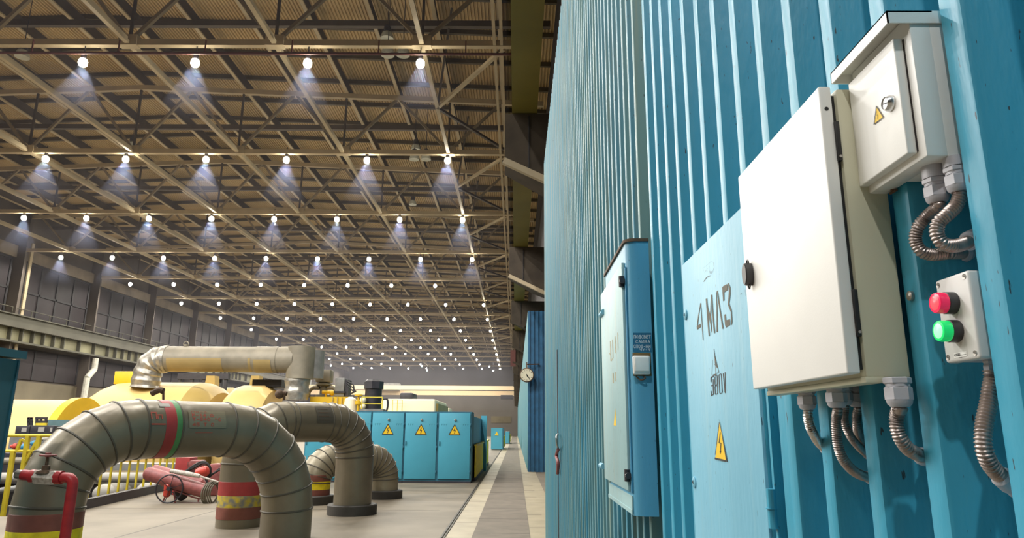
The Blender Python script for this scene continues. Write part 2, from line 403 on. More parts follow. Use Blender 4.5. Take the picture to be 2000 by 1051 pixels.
for k in range(60): m.bar((XL + .72, 31 + k * 2.6, 11.7), (XL + .72, 31 + k * 2.6, 12.5), .06, .06)
mk('walkway_rail', m, RUNWAY, rb)
GZ = EYE + 7.1
for k in range(-3, 14):
    y = ROWS[0] + 12 * k
    if k >= -1 and k < 14:
        t = thing('corbel', 'brown concrete corbel carrying the crane girder, %s from the viewer' % ORD[k + 1], 'corbel', (.8, y - .5, EYE + 5.0), 'corbels above the blue wall')
        yf, yb = y - .1, y + .9
        p = [onY(983, 205, yf), onY(983, 305, yf)] if k == -1 else None
        xa = -.28
        low = [(1.88, yf, GZ - 2.2)] if k < 1 else [(.545, yf, GZ - 1.565), (1.88, yf, GZ - 1.565)]
        m = MB(); m.prism([(xa, yf, GZ - .02), (xa, yf, GZ - 1.15)] + ([(xa + .95, yf, GZ - 1.72)] if k < 1 else []) + low + [(1.88, yf, GZ - .02)], (0, yb - yf, 0)); mk('block', m, CORBEL, t)
        m = MB(); m.bar((xa - .02, yf - .08, GZ - 1.22), (1.7, yf - .08, GZ - 2.18) if k < 1 else (.48, yf - .08, GZ - 1.50), .14, .14); mk('edge_angle', m, TRUSS if k < 1 else CORBEL, t)
        m = MB(); m.bar((xa + .55, yf - .02, GZ - .1), (xa + .55, yf - .02, GZ - 1.5), .03, .02); mk('joint_line', m, MULL, t)
    if k < -1: continue
    ya, ybb = y - 12 + .55, y + .05
    if k == -1: ya = -8
    t = thing('crane_girder', 'olive crane girder span above the blue wall, %s from the viewer' % ORD[k + 1], 'girder', (.17, (ya + ybb) / 2, GZ), 'olive crane girder spans')
    m = MB(); m.box((-.12, ya, GZ), (.46, ybb, GZ + .06)); mk('bottom_flange', m, OLIVE, t)
    m = MB(); m.box((.10, ya, GZ + .06), (.24, ybb, GZ + 1.5)); mk('web', m, OLIVE, t)
    m = MB(); m.box((-.12, ya, GZ + 1.5), (.46, ybb, GZ + 1.56)); mk('top_flange', m, OLIVE, t)

# bridge crane far down the hall
t = thing('bridge_crane', 'cream overhead bridge crane spanning the far end of the hall', 'crane', (-23, 150, EYE + 7))
m = MB(); m.box((-44.88, 149.3, EYE + 8.05), (-.4, 149.9, EYE + 8.9)); mk('girder', m, CRANE, t)
m = MB(); m.box((-44.88, 151.5, EYE + 7.0), (-.4, 152.1, EYE + 7.95)); mk('girder', m, CRANE, t)
m = MB(); m.box((-30, 149.6, EYE + 7.9), (-25, 152, EYE + 9.4)); mk('trolley', m, GREYM, t)
m = MB(); m.box((-45.7, 149, 11.7), (-44.6, 152.6, 12.2)); m.box((-44.86, 149.2, EYE + 7.2), (-44.6, 152.3, 11.75)); mk('end_carriage', m, GREYM, t)
m = MB(); m.box((-3.2, 149.0, EYE + 6.2), (-.6, 152, EYE + 7.0)); mk('cab', m, DARKM, t)

# ------------------------------------------------------------------ roof steel
def rz(x): return .45 - .95 * abs(x + 23) / 23
NODES = [-4.1 - 6.33 * i for i in range(7)]
# corrugated roof deck running along the hall
dk = MB(); z0, z1, pitch = HTOP + .95, HTOP + 1.03, .18
prof = []
x = XL - 1
while x < 2.2:
    prof += [(x, z0), (x + .06, z0), (x + .09, z1), (x + .15, z1)]; x += pitch
for ya, yb in ((-26.0, XFAR),):
    A = [dk.bm.verts.new((px, ya, pz + rz(px))) for px, pz in prof]; B = [dk.bm.verts.new((px, yb, pz + rz(px))) for px, pz in prof]
    for j in range(len(A) - 1): dk.bm.faces.new((A[j], A[j + 1], B[j + 1], B[j]))
ceiling = struct('ceiling', dk, DECK)
m = MB()
for k in range(-10, 56):
    y = 26.8 + 3 * k
    for xe in (XL - .5, 1.9): m.bar((-23, y, HTOP + .82 + rz(-23)), (xe, y, HTOP + .82 + rz(xe)), .16, .26)
mk('roof_ribs', m, DECKRIB, ceiling)

def truss_parts(root):
    m = MB(); m.box((XL + .4, -.13, HC - .02), (.4, .13, HC + .26)); mk('bottom_chord', m, TRUSS, root)
    m = MB()
    for xe in (XL + .4, 1.6): m.bar((-23, 0, HTOP - .15 + rz(-23)), (xe, 0, HTOP - .15 + rz(xe)), .24, .3)
    mk('top_chord', m, TRUSS, root)
    xs = NODES
    for i, x in enumerate(xs):
        for e in (-3.165, 3.165):
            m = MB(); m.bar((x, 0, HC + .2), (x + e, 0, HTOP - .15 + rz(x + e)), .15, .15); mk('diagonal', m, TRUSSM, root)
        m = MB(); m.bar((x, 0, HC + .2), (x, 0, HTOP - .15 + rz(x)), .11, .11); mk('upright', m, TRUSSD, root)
        m = MB(); m.box((x - .40, -.19, HC - .04), (x + .40, .19, HC + .45)); mk('gusset', m, TRUSS, root)
t0 = thing('roof_truss', 'cream steel roof truss nearest the viewer, across the top of the picture', 'roof truss', (0, 0, 0), 'roof trusses')
truss_parts(t0)
for k, y in enumerate(ROWS):
    if k == 0: t0.location = (0, y, 0)
    else: copy_tree(t0, (0, y, 0), 'cream steel roof truss across the hall, %s from the viewer' % ORD[k])
s0 = None
for k, y in enumerate(ROWS[:10]):
    lab = 'dark brown cross beam under the roof deck just beyond the %s roof truss' % ORD[k]
    m = MB(); m.box((XL + .4, -.12, -.16), (1.6, .12, .16)); 
    if s0 is None:
        s0 = tag(mk('cross_beam', m, TRUSSD, org=(0, 0, 0)), lab, 'beam', 'dark cross beams under the roof'); s0.location = (0, y + 3.5, EYE + 19.3)
    else: copy_tree(s0, (0, y + 3.5, EYE + 19.3), lab)
for i in range(15):
    x = -.9 - 3.165 * i
    t = thing('roof_purlin', 'long roof purlin running down the hall, %s from the blue wall side' % ORD[i], 'purlin', (x, 90, HTOP), 'roof purlins')
    m = MB(); zr = HTOP + rz(x); m.box((x - .095, -20, zr), (x + .095, XFAR, zr + .08)); mk('bottom_flange', m, TRUSS, t)
    m = MB(); m.box((x - .03, -20, zr + .08), (x + .03, XFAR, zr + .72)); mk('web', m, TRUSSD, t)  # web in darker steel colour: its shaded side is painted in
for i, x in enumerate(NODES):
    m = MB(); m.box((x - .10, 2, HC + .02), (x + .10, XFAR, HC + .16)); m.box((x - .02, 2, HC + .16), (x + .02, XFAR, HC + .34))
    tag(mk('tie_beam', m, TRUSS), 'cream lower tie beam along the hall joining truss nodes, %s from the blue wall side' % ORD[i], 'beam', 'lower tie beams')
m = MB(); m.box((-.75, 2, HC), (-.62, XFAR, HC + .2)); m.box((-1.05, 2, HC), (-.92, XFAR, HC + .2))
tag(mk('edge_beam', m, TRUSS), 'pair of thin tie rails along the roof edge beside the olive crane girder', 'beam')
b0 = thing('roof_bracing', 'edge bay cross bracing just beyond the first roof truss', 'bracing', (0, 0, 0), 'edge bay bracings')
m = MB(); m.bar((NODES[0], 6, HC + .1), (-.6, .3, HC + .1), .16, .16); mk('brace', m, TRUSS, b0)
m = MB(); m.bar((NODES[0], 6, HC + .1), (-.6, 11.7, HC + .1), .14, .14); mk('brace', m, TRUSSD, b0)
m = MB(); m.bar((NODES[0], 6, HC + .15), (NODES[0] + .9, 3, HTOP - .1), .1, .1); mk('brace', m, TRUSSD, b0)
for k, y in enumerate(ROWS[:9]):
    if k == 0: b0.location = (0, y, 0)
    else: copy_tree(b0, (0, y, 0), 'edge bay cross bracing just beyond the %s roof truss' % ORD[k])
m = MB(); m.tube([(XL + 2, ROWS[0] - .3, HC - .52), (.3, ROWS[0] - .3, HC - .52)], .06, 8)
for i in range(12): m.bar((-2.2 - 3.7 * i, ROWS[0] - .3, HC - .55), (-2.2 - 3.7 * i, ROWS[0] - .3, HC + .1), .05, .05)
tag(mk('sprinkler_pipe', m, REDCABLE), 'thin dark red pipe slung below the nearest roof truss', 'pipe')

# hall lamps: one built, the rest copied
def build_lamp(glow, label, grp, hang=.92):
    L = thing('hall_lamp', label, 'lamp', (0, 0, 0), grp)
    m = MB(); m.tube([(0, 0, hang), (0, 0, .52)], .025, 6); mk('hanger', m, LAMPBODY, L)
    m = MB(); m.lathe([(.04, .54), (.10, .52), (.11, .34), (.10, .27), (.06, .27)], (0, 0, 0), n=20, cap=False); mk('reflector', m, LAMPBODY, L)
    m = MB(); m.lathe([(.0, -.10), (.08, -.085), (.15, -.03), (.18, .06), (.175, .16), (.14, .24), (.08, .28)], (0, 0, 0), n=20, cap=False); mk('glass', m, glow, L)
    return L
ld = bpy.data.lights.new('hall_lamp_light', 'SPOT'); ld.energy = LAMP_W; ld.color = (1, .95, .86); ld.spot_size = math.radians(172); ld.spot_blend = .35; ld.shadow_soft_size = .25
ld2 = ld.copy(); ld2.energy = LAMP_W * 4.0; ld2.color = (1, .98, .95)            # unseen row ahead of the viewer, boosted to brighten the near wall
ld3 = ld.copy(); ld3.energy = LAMP_W * 5.5; ld3.color = (1, .98, .95)            # one strong lamp behind the viewer
def add_light(parent, loc, d=None):
    o = bpy.data.objects.new('lamp_light', d or ld); COL.objects.link(o)
    if parent: o.parent = parent
    o.location = loc
LX = [-4.15 - 4.83 * i for i in range(9)]
ZL = HC - .74
DZ = [-.16, .26, .24, .06]
BEAMS = []
lamp0 = build_lamp(GLOW, 'x', 'lit hall lamps')
first = True
for k, y in enumerate([ROWS[0] - 36, ROWS[0] - 24, ROWS[0] - 12] + ROWS):
    nl = (2, 9, 9)[k] if k < 3 else 9
    k -= 3
    for i, x in enumerate(LX):
        if k < 0 or (k == 0 and i > 3) or (k == 1 and i > 5):
            if i < nl: add_light(None, (x, y, ZL - .12), ld2 if k == -1 else ld3 if (k == -3 and i == 0) else ld)
            continue
        if k == 4 and i == 0: continue
        lab = 'lit hall lamp hanging under the %s roof truss, %s from the blue wall side' % (ORD[k], ORD[i])
        zl = ZL + (DZ[k] if k < 4 else 0)
        if first: L = lamp0; L.location = (x, y, zl); L['label'] = lab; first = False
        else: L = copy_tree(lamp0, (x, y, zl), lab)
        add_light(L, (0, 0, -.16))
        if k < 4: BEAMS.append((x, y, zl - .1))
g0 = build_lamp(GLOWGREEN, 'x', 'greenish lamps at the far end', 3.2)
gl = [(646, 715, 'greenish lamp glowing above the dark pump near the far end'), (824, 716, 'single greenish lamp near the middle of the far lamp rows'), (834, 724, 'greenish lamp just below the single one, far lamp rows'), (956, 717, 'upper greenish lamp at the far right end of the lamp rows'), (963, 725, 'lower greenish lamp at the far right end of the lamp rows')]
for i, (px, py, lab) in enumerate(gl):
    p = onY(px, py, 158.8)
    if i == 0: g0.location = p; g0['label'] = lab
    else: copy_tree(g0, p, lab)
    m = None
mh = MB(); mh.lathe([(.04, .8), (.04, .75), (.16, .7), (.18, .42), (.10, .40)], (0, 0, 0), n=16)
mshade = MB(); mshade.lathe([(.10, .42), (.25, .30), (.31, .10), (.32, 0), (.28, .0), (.0, .04)], (0, 0, 0), n=20, cap=False)
hd = mk('housing', mh, LAMPBODY, org=(0, 0, 0)); sd_ = mk('shade', mshade, LAMPSHELL, org=(0, 0, 0))
ul = [(756, 76, 30.3, 'under the dark cross beam above the first lamp row'), (757, 108, 29.8, 'just under the nearest truss, leftmost of two'), (787, 108, 29.8, 'just under the nearest truss, beside its twin'), (812, 293, 42.3, 'above the second truss between its lit lamps'), (809, 312, 41.8, 'below the second truss, leftmost of two'), (832, 312, 41.8, 'below the second truss, beside its twin'), (43, 112, 29.8, 'at the upper left under the nearest truss'), (257, 288, 42.3, 'above the second lamp row at the left'), (806, 400, 54.3, 'above the third lamp row')]
for i, (px, py, Y, lab) in enumerate(ul):
    p = onY(px, py, Y); t = thing('pendant_lamp', 'unlit pale bell shaped pendant lamp ' + lab, 'lamp', p, 'unlit pendant lamps')
    h_ = hd if i == 0 else hd.copy(); s_ = sd_ if i == 0 else sd_.copy()
    for c in (h_, s_):
        if i: COL.objects.link(c)
        c.parent = t; c.location = (0, 0, 0)
    m = MB(); m.tube([p + Vector((0, 0, .78)), (p.x, p.y, HTOP + .7)], .02, 6); mk('hanger', m, LAMPBODY, t)

# ------------------------------------------------------------------ blue corrugated partition
XC, XV, PITCH, PH = .522, .597, .1525, .768
def corr(xc, xv, y0, y1, z0, z1, pitch=PITCH, ph=PH, crest=.040, run=.012, r=.0060):
    """trapezoid sheet: crest far edges at ph + k*pitch; rounded corners"""
    def corner(p, a, b):
        p = Vector(p); da = (Vector(a) - p).normalized(); db = (Vector(b) - p).normalized()
        return [p + da * r, p + (da + db) * r * .32, p + db * r]
    pts = []
    k = math.ceil((y0 - ph) / pitch) + 1
    raw = []
    while ph + k * pitch < y1 - .01:
        e = ph + k * pitch
        raw += [(xv, e - crest - run), (xc, e - crest), (xc, e), (xv, e + run)]; k += 1
    out = []
    for j, p in enumerate(raw):
        if 0 < j < len(raw) - 1: out += [tuple(q) for q in corner(p, raw[j - 1], raw[j + 1])]
        else: out.append(p)
    out = [(xv, y0)] + out + [(xv, y1)]
    mb = MB()
    A = [mb.bm.verts.new((x, y, z0)) for x, y in out]; B = [mb.bm.verts.new((x, y, z1)) for x, y in out]
    for j in range(len(A) - 1): mb.bm.faces.new((A[j], A[j + 1], B[j + 1], B[j]))
    return mb
YS = 2.69                                            # joint between the near and the older sheets
YE = onX(1064, 1000, XC).y
m = corr(XC, XV, .2, YS, 0, 7.0); m.box((XV + .003, .2, 0), (XV + .05, YS, 7.0)); wr = struct('wall_right_partition', m, BLUE)
m = corr(XC + .01, XV + .01, YS + .002, YE, 0, 7.0); m.box((XV + .013, YS, 0), (XV + .05, YE, 7.0)); m.box((XC + .03, YE, 0), (1.2, YE + .05, 7.0)); wo = struct('wall_right_partition_aged', m, BLUEGREEN)
Y2 = onZ(1033, 922, 0).y
m = corr(.56, .62, Y2, XFAR - 2, 0, 7.4, pitch=.21, ph=Y2 + .06, crest=.07); m.box((.623, Y2 + .1, 0), (1.9, XFAR - 2, 7.4)); wr2 = struct('wall_right_rear_block', m, BLUEGREEN)
m = MB()
for i in range(7):
    x = .57 + i * .2
    m.box((x, Y2 - .05, 0), (x + .09, Y2 + .12, 7.4)); m.box((x + .09, Y2, 0), (x + .2, Y2 + .12, 7.4))
mk('end_sheet', m, NAVY, wr2)
p = onX(1090, 860, XC + .01)
m = MB(); m.box((XC + .002, p.y - .05, .0), (XC + .012, p.y + .03, onX(1090, 678, XC).z)); mk('door_gap', m, DARKVOID, wo)
m = MB(); m.tube(spline([onX(1090, 848, XC - .01), onX(1087, 853, XC - .06), onX(1088, 868, XC - .05), onX(1090, 875, XC - .01)]), .012, 8); tag(mk('pull_handle', m, STEEL), 'small bent handle on the door gap far down the blue wall', 'handle')
m = MB(); m.tube(spline([onX(1090, 878, XC - .02), onX(1087, 890, XC - .03), onX(1090, 905, XC - .02), onX(1089, 925, XC - .02)]), .02, 8); tag(mk('red_rag', m, DUSTYRED), 'twisted red cord hanging at the door gap far down the blue wall', 'cord')

yr_ = ROWS[3] - .12
a_, b_ = onY(997, 684, yr_), onY(1007, 716, yr_)
m = MB(); m.box((a_.x, yr_ - .1, b_.z), (b_.x, yr_, a_.z)); tag(mk('red_board', m, REDCABLE), 'dark red board fixed to a far corbel above the dial clock', 'board')
# wall gauge on a bracket
g = onZ(1033, 922, 0); gp = onY(1029, 733, Y2 - .5)
t = thing('dial_gauge', 'round cream dial clock on a bracket at the far end of the blue wall', 'clock', gp)
m = MB(); m.lathe([(.30, 0), (.33, .02), (.33, .1), (.28, .12), (.28, .2), (.0, .2)], gp + Vector((0, -.1, 0)), (0, 1, 0), 28); mk('rim', m, RUST, t)
m = MB(); m.lathe([(.285, 0), (.285, .02)], gp + Vector((0, -.115, 0)), (0, 1, 0), 28); dial = mk('dial', m, DIAL, t)
m = MB(); q = gp + Vector((0, -.12, 0)); m.bar(q + Vector((-.02, 0, .04)), q + Vector((.12, 0, -.17)), .03, .01, (0, 1, 0)); m.bar(q, q + Vector((.05, 0, -.1)), .05, .01, (0, 1, 0))
for k in range(12):
    a = k * math.pi / 6; d = Vector((math.sin(a), 0, math.cos(a))); m.bar(q + d * .21, q + d * .25, .02, .008, (0, 1, 0))
mk('hands', m, BLACKINK, dial)
m = MB(); m.bar(gp + Vector((0, .1, .1)), (.52, Y2 - .08, gp.z + .4), .06, .06); m.bar(gp + Vector((0, .1, .5)), (1.1, Y2 - .1, gp.z + .55), .05, .05); m.bar(gp + Vector((0, .05, 0)), gp + Vector((0, .05, .6)), .05, .05); mk('bracket', m, RUST, t)

# ------------------------------------------------------------------ flush switch-room panel "4 МЛЗ"
XP = XC - .006
pa, pb, pc = onX(1330, 520, XP), onX(1360, 1051, XP), onX(1481, 762, XP)
y0p, y1p, ztop = pc.y, (pa.y + pb.y) / 2, pa.z
t = thing('switch_panel', 'tall pale blue steel panel door stencilled 4 МЛЗ and 380V', 'panel door', (XP, (y0p + y1p) / 2, .6))
m = MB(); m.box((XP, y0p, .6), (XC + .012, y1p, ztop), .003); leaf = mk('door_leaf', m, PANELBLUE, t)
m = MB(); m.box((XC - .001, y0p - .040, .58), (XC + .03, y0p - .028, ztop + .01)); m.box((XC + .001, y0p - .12, .58), (XC + .02, y0p - .085, ztop + .01)); m.box((XC + .02, y0p - .12, .58), (XC + .03, y0p, ztop + .01)); mk('door_frame', m, BLUE, t)
hx = XC - .006
h1, h2 = onX(1506, 955, hx), onX(1514, 1033, hx)
m = MB(); m.tube([(hx, h1.y, h1.z), (hx, h1.y, h2.z)], .010, 12); m.tube([(hx - .002, h1.y, (h1.z + h2.z) / 2 - .001), (hx - .002, h1.y, (h1.z + h2.z) / 2 + .001)], .0115, 12); mk('hinge', m, BLUE, t)
for (px, py) in ((1340, 615), (1357, 942)):
    c = onX(px, py, XP)
    m = MB(); m.lathe([(.016, 0), (.016, .003), (.012, .005), (.0, .005)], (XP, c.y, c.z), (-1, 0, 0), 20); lk = mk('lock', m, PANELBLUE, leaf)
    m = MB(); m.lathe([(.006, .0051), (.006, .0065)], (XP, c.y, c.z), (-1, 0, 0), 3)
    mk('lock_core', m, BLACKINK, t)
def plane_fn(org, sc, X):
    def fn(u, v, off=0): return onX(org[0] + u / sc, org[1] + v / sc, X - off * 0)
    return fn
XI = XP - .0008
f4 = plane_fn((1320, 490), 885 / 160, XI)
def polys(mb, fn, L):
    for P in L: mb.bm.faces.new([mb.bm.verts.new(fn(*q)) for q in P])
m = MB()
polys(m, f4, [[(264,565),(270,562),(250,690),(236,803),(226,806),(238,715)], [(224,812),(268,788),(270,822),(228,853)], [(264,565),(271,563),(284,760),(297,962),(290,965),(278,770)],
  [(322,520),(337,512),(352,720),(366,918),(353,924),(338,735)], [(339,560),(352,640),(378,700),(390,860),(386,890),(372,790),(350,700)], [(377,480),(392,470),(406,700),(424,885),(410,893),(394,700)], [(377,520),(382,640),(378,720),(370,660)],
  [(432,455),(438,440),(448,600),(453,872),(439,880),(438,620)], [(440,436),(452,428),(480,620),(515,838),(502,846),(470,640)],
  [(499,395),(513,380),(555,357),(557,424),(522,447),(523,535),(510,546)], [(559,352),(570,348),(590,398),(590,460),(577,572),(603,640),(609,760),(604,802),(596,800),(594,665),(560,582),(572,440)], [(522,692),(537,683),(543,750),(584,738),(586,800),(540,830),(530,800)]])
mk('lettering', m, GREYINK, leaf)
m = MB(); f5 = plane_fn((1340, 670), 4.207, XI)
for s, w in (([(226,272),(205,285),(205,310)],9), ([(222,300),(222,345),(206,352)],8), ([(222,352),(224,420),(207,432),(204,395)],9), ([(203,290),(204,320)],9),
  ([(236,280),(236,335),(240,350),(236,365),(240,420)],8), ([(254,270),(256,332),(252,346),(258,362),(258,410)],8), ([(236,272),(252,262)],7), ([(242,423),(258,414)],7), ([(240,350),(252,346)],7),
  ([(269,265),(275,410)],8), ([(288,255),(296,405)],8), ([(270,260),(284,252)],6), ([(276,418),(293,410)],6), ([(304,250),(318,405)],8), ([(320,242),(321,410)],8)):
    m.stroke(f5, s, w * .75)
mk('lettering', m, BLACKINK, leaf)
m = MB()
for s, w in (([(228,50),(234,100),(250,165),(262,212)],4), ([(236,110),(240,165),(254,200)],7), ([(232,175),(250,190)],3), ([(240,175),(243,260)],2.5), ([(262,210),(268,240),(225,262),(205,280)],3), ([(218,140),(210,260)],2), ([(222,262),(245,258)],6)): m.stroke(f5, s, w)
for s, w in (([(300,332),(315,310),(330,288),(355,275),(375,268)],5), ([(365,215),(370,240),(385,240),(392,225),(375,222)],3), ([(290,190),(330,160),(380,115),(405,125)],1.2), ([(405,125),(412,180),(395,235)],1.5), ([(310,240),(345,185)],1.2), ([(698,470),(706,460)],5)): m.stroke(f4, s, w)
mk('scratched_mark', m, GREYINK, leaf)
def bolt_sign(parent, fn, tri, bolt, blackpolys):
    m = MB(); polys(m, fn, [tri]); s = mk('warning_sign', m, YELLOWSIGN, parent)
    m = MB()
    for P in blackpolys: polys(m, lambda u, v: fn(u, v) + (Vector((-.0006, 0, 0))), [P])
    m2 = m
    for b, w in bolt: m2.stroke(lambda u, v, o: fn(u, v) + Vector((-.0007, 0, 0)), b, w)
    mk('lightning_symbol', m2, BLACKINK, s); return s
bolt_sign(leaf, f5, [(275,650),(242,925),(238,945),(328,968)], [([(282,735),(272,822),(288,822),(284,885)],5)],
  [[(237,940),(327,962),(325,976),(236,955)], [(271,622),(276,640),(342,976),(334,978)], [(271,650),(275,655),(243,920),(239,918)], [(277,885),(291,885),(282,915)]])

# ------------------------------------------------------------------ near white enclosures
ZA = {}
def rot_none(): pass
# large cabinet
XF = .437; XD = .455
yn, yf = .921, 1.292; zt, zb = 2.388, 1.974
big = thing('wall_cabinet', 'large white steel cabinet with black oval lock cover on the blue wall', 'electrical cabinet', (.49, 1.1, zb))
m = MB(); m.box((XD + .006, yn - .001, zb - .006), (XC - .002, yf - .004, zt - .004), .004); body = mk('body', m, CREAMBOX, big)
m = MB(); m.box((XC - .004, 1.085, zb - .004), (XC + .03, 1.175, zt - .01)); mk('back_box', m, CREAMBOX, big)
m = MB(); m.box((XD + .001, yn + .006, zb + .006), (XD + .008, yf - .01, zt - .012)); mk('gasket', m, BLACK, big)
m = MB(); m.box((XF, yn, zb), (XD, yf, zt), .0025, 3); door = mk('door', m, WHITE, big)
m = MB(); m.box((XD + .004, yn - .002, zb - .012), (XD + .030, yf - .006, zb - .004), .0015); mk('bottom_lip', m, CREAMBOX, big)
for za, zc_ in ((onX(1630, 238, XD).z, onX(1634, 318, XD).z), (onX(1664, 566, XD).z, onX(1670, 659, XD).z)):
    m = MB(); m.box((XD - .001, yn - .004, zc_), (XD + .005, yn + .004, za), .001); h = mk('hinge', m, BLACK, big)
    m = MB(); m.lathe([(.002, 0), (.002, .0015)], (XD + .002, yn - .004, zc_ + .006), (0, -1, 0), 12); mk('hinge_screw', m, STEEL, h)
m = MB(); m.lathe([(.003, 0), (.003, .001)], (XF + .009, yn + .0005, onX(1615, 199, XF).z), (0, -1, 0), 12); mk('pin_hole', m, BLACK, door)
c = onX(1468, 536, XF)
def oval(a, b, n=28): return [(a * math.cos(2 * math.pi * k / n), b * math.sin(2 * math.pi * k / n)) for k in range(n)]
m = MB(); ry, rz = .0125, .0215
m.prism([(XF - .0005, c.y + u, c.z + v) for u, v in oval(ry, rz)], (-.012, 0, 0))
m.prism([(XF - .0124, c.y + u, c.z + v) for u, v in oval(ry * .9, rz * .9)], (-.002, 0, 0)); lk = mk('lock_cover', m, DARKPL, door)
m = MB()
for sg in (1, -1):
    m.tube([(XF - .006, c.y + .005 * math.cos(a), c.z + sg * (.0205 + .0065 * math.sin(a))) for a in [k * math.pi / 10 for k in range(11)]], .0015, 8)
mk('cover_loops', m, DARKPL, lk)

# small cabinet with rain hood
sn, sf = .7815, .9316; st, sb = 2.4143, 2.2232; XB = .493
sm = thing('junction_cabinet', 'small white steel box with rain hood, chrome lock and yellow warning sticker', 'electrical box', (.5, .84, sb))
m = MB(); m.box((XB, sn, sb), (XC - .002, sf, st), .0025); mk('body', m, WHITE, sm)
m = MB(); m.box((XC - .004, sn, sb), (XC + .03, sn + .09, st), .001); mk('back_box', m, WHITE, sm)
m = MB(); m.box((XB - .013, sn + .016, sb + .010), (XB - .0005, sf - .012, st - .024), .0018, 3); sd = mk('door', m, WHITE, sm)
m = MB(); m.box((XB - .0006, sn + .0146, sb + .012), (XB + .0004, sn + .02, st - .026)); mk('door_gap', m, DARKVOID, sm)
hx0 = XB - .028
m = MB(); m.box((hx0, sn - .003, st + .001), (XC, sf + .006, st + .003)); m.box((hx0, sn - .003, st - .014), (hx0 + .0016, sf + .006, st + .003)); m.box((hx0, sn - .003, st - .014), (XC + .02, sn - .0014, st + .003)); m.box((hx0, sf + .0045, st - .014), (XC, sf + .006, st + .003)); mk('rain_hood', m, WHITE, sm)
XDS = XB - .013
c = onX(1740, 202, XDS)
m = MB(); m.lathe([(.0105, 0), (.0105, .003), (.0088, .0065), (.0078, .0085), (.0076, .007), (0, .007)], (XDS, c.y, c.z), (-1, 0, 0), 28); lk = mk('cylinder_lock', m, CHROME, sd)
m = MB(); m.bar((XDS - .0073, c.y - .004, c.z - .001), (XDS - .0073, c.y + .004, c.z + .001), .0016, .001, (1, 0, 0)); mk('keyhole', m, BLACKINK, lk)
f1 = plane_fn((1400, 0), 2.627, XDS - .0006)
bolt_sign(sd, f1, [(820,546),(855,600),(808,638)], [([(824,572),(820,592),(828,589),(825,612)],1.3)], [[(819,541),(821,549),(810,634),(806,642)], [(820,541),(857,600),(853,601),(820,548)], [(857,599),(856,604),(806,642),(809,635)]])
m = MB(); m.tube([(XC - .006, sf - .03, sb), (XC - .006, sf - .03, sb - .003)], .0035, 8); m.tube([(XC - .006, sf - .038, sb - .003), (XC - .006, sf - .022, sb - .003)], .002, 8); mk('rusty_stud', m, RUST, sm)

# push button station
bz1, bz0 = 2.0812, 1.980; bn, bf = .7755, .8385; XK = .517
pb_ = thing('push_button_station', 'small light grey control box with red and green lit buttons', 'push button box', (.48, .69, bz0))
m = MB(); m.box((XK, bn, bz0), (XK + .016, bf, bz1), .0035, 3); cover = mk('cover', m, LIGHTPL, pb_)
m = MB(); m.box((XK + .0165, bn + .001, bz0 + .001), (XV, bf - .001, bz1 - .001), .002, 2); mk('base', m, GREYPL, pb_)
for yy in (bn + .0065, bf - .0065):
    for zz in (bz0 + .0065, bz1 - .0065):
        m = MB(); m.lathe([(.0032, -.001), (.0032, .0006), (.002, .0003), (0, .0003)], (XK, yy, zz), (-1, 0, 0), 16); sc_ = mk('screw', m, STEEL, cover)
        m = MB(); m.bar((XK - .0005, yy - .0022, zz - .001), (XK - .0005, yy + .0022, zz + .001), .0008, .0004, (1, 0, 0)); mk('screw_slot', m, BLACKINK, cover)
f2 = plane_fn((1400, 350), 2.627, XK)
for nm, (px, py), lens, core in (('red_button', (1213, 636), REDLENS, REDCORE), ('green_button', (1232, 780), GREENLENS, GREENCORE)):
    c = f2(px, py)
    m = MB(); m.lathe([(.0132, 0), (.0132, .0106), (.0122, .0112)], (XK, c.y, c.z), (-1, 0, 0), 28); b_ = mk(nm, m, DARKPL, pb_)
    m = MB(); m.lathe([(.0125, .0112), (.0125, .0190), (.0115, .0217), (.0088, .0221)], (XK, c.y, c.z), (-1, 0, 0), 28, cap=False); mk('lens', m, lens, b_)
    m = MB(); m.lathe([(.0089, .0220), (.007, .0226), (0, .0228)], (XK, c.y, c.z), (-1, 0, 0), 28, cap=False); mk('lens_centre', m, core, b_)
fk = plane_fn((1400, 350), 2.627, XK - .0006)
m = MB(); polys(m, fk, [[(1216,893),(1281,883),(1282,908),(1218,919)]]); lb = mk('type_label', m, WHITE, cover)
m = MB(); fk2 = plane_fn((1400, 350), 2.627, XK - .001)
for s in ([(1220,900),(1220,908),(1229,906)], [(1220,900),(1229,898)], [(1231,897),(1232,907)], [(1235,896),(1241,895),(1236,902),(1243,904),(1237,906)], [(1246,894),(1247,905)], [(1221,909),(1248,904)], [(1250,903),(1278,899)]): m.stroke(fk2, s, 2.2)
for s in ([(1245,917),(1258,915)],): m.stroke(fk2, s, 1.6)
mk('label_print', m, BLACKINK, lb)

# stud bolt on the wall rib left of the button station
c = onX(1778, 578, XC - .002)
m = MB(); m.lathe([(.0065, 0), (.0065, .004), (.003, .006), (0, .006)], (XC, c.y, c.z), (-1, 0, 0), 14); tag(mk('wall_bolt', m, STEEL), 'bright round bolt head on the blue rib left of the push buttons', 'bolt')

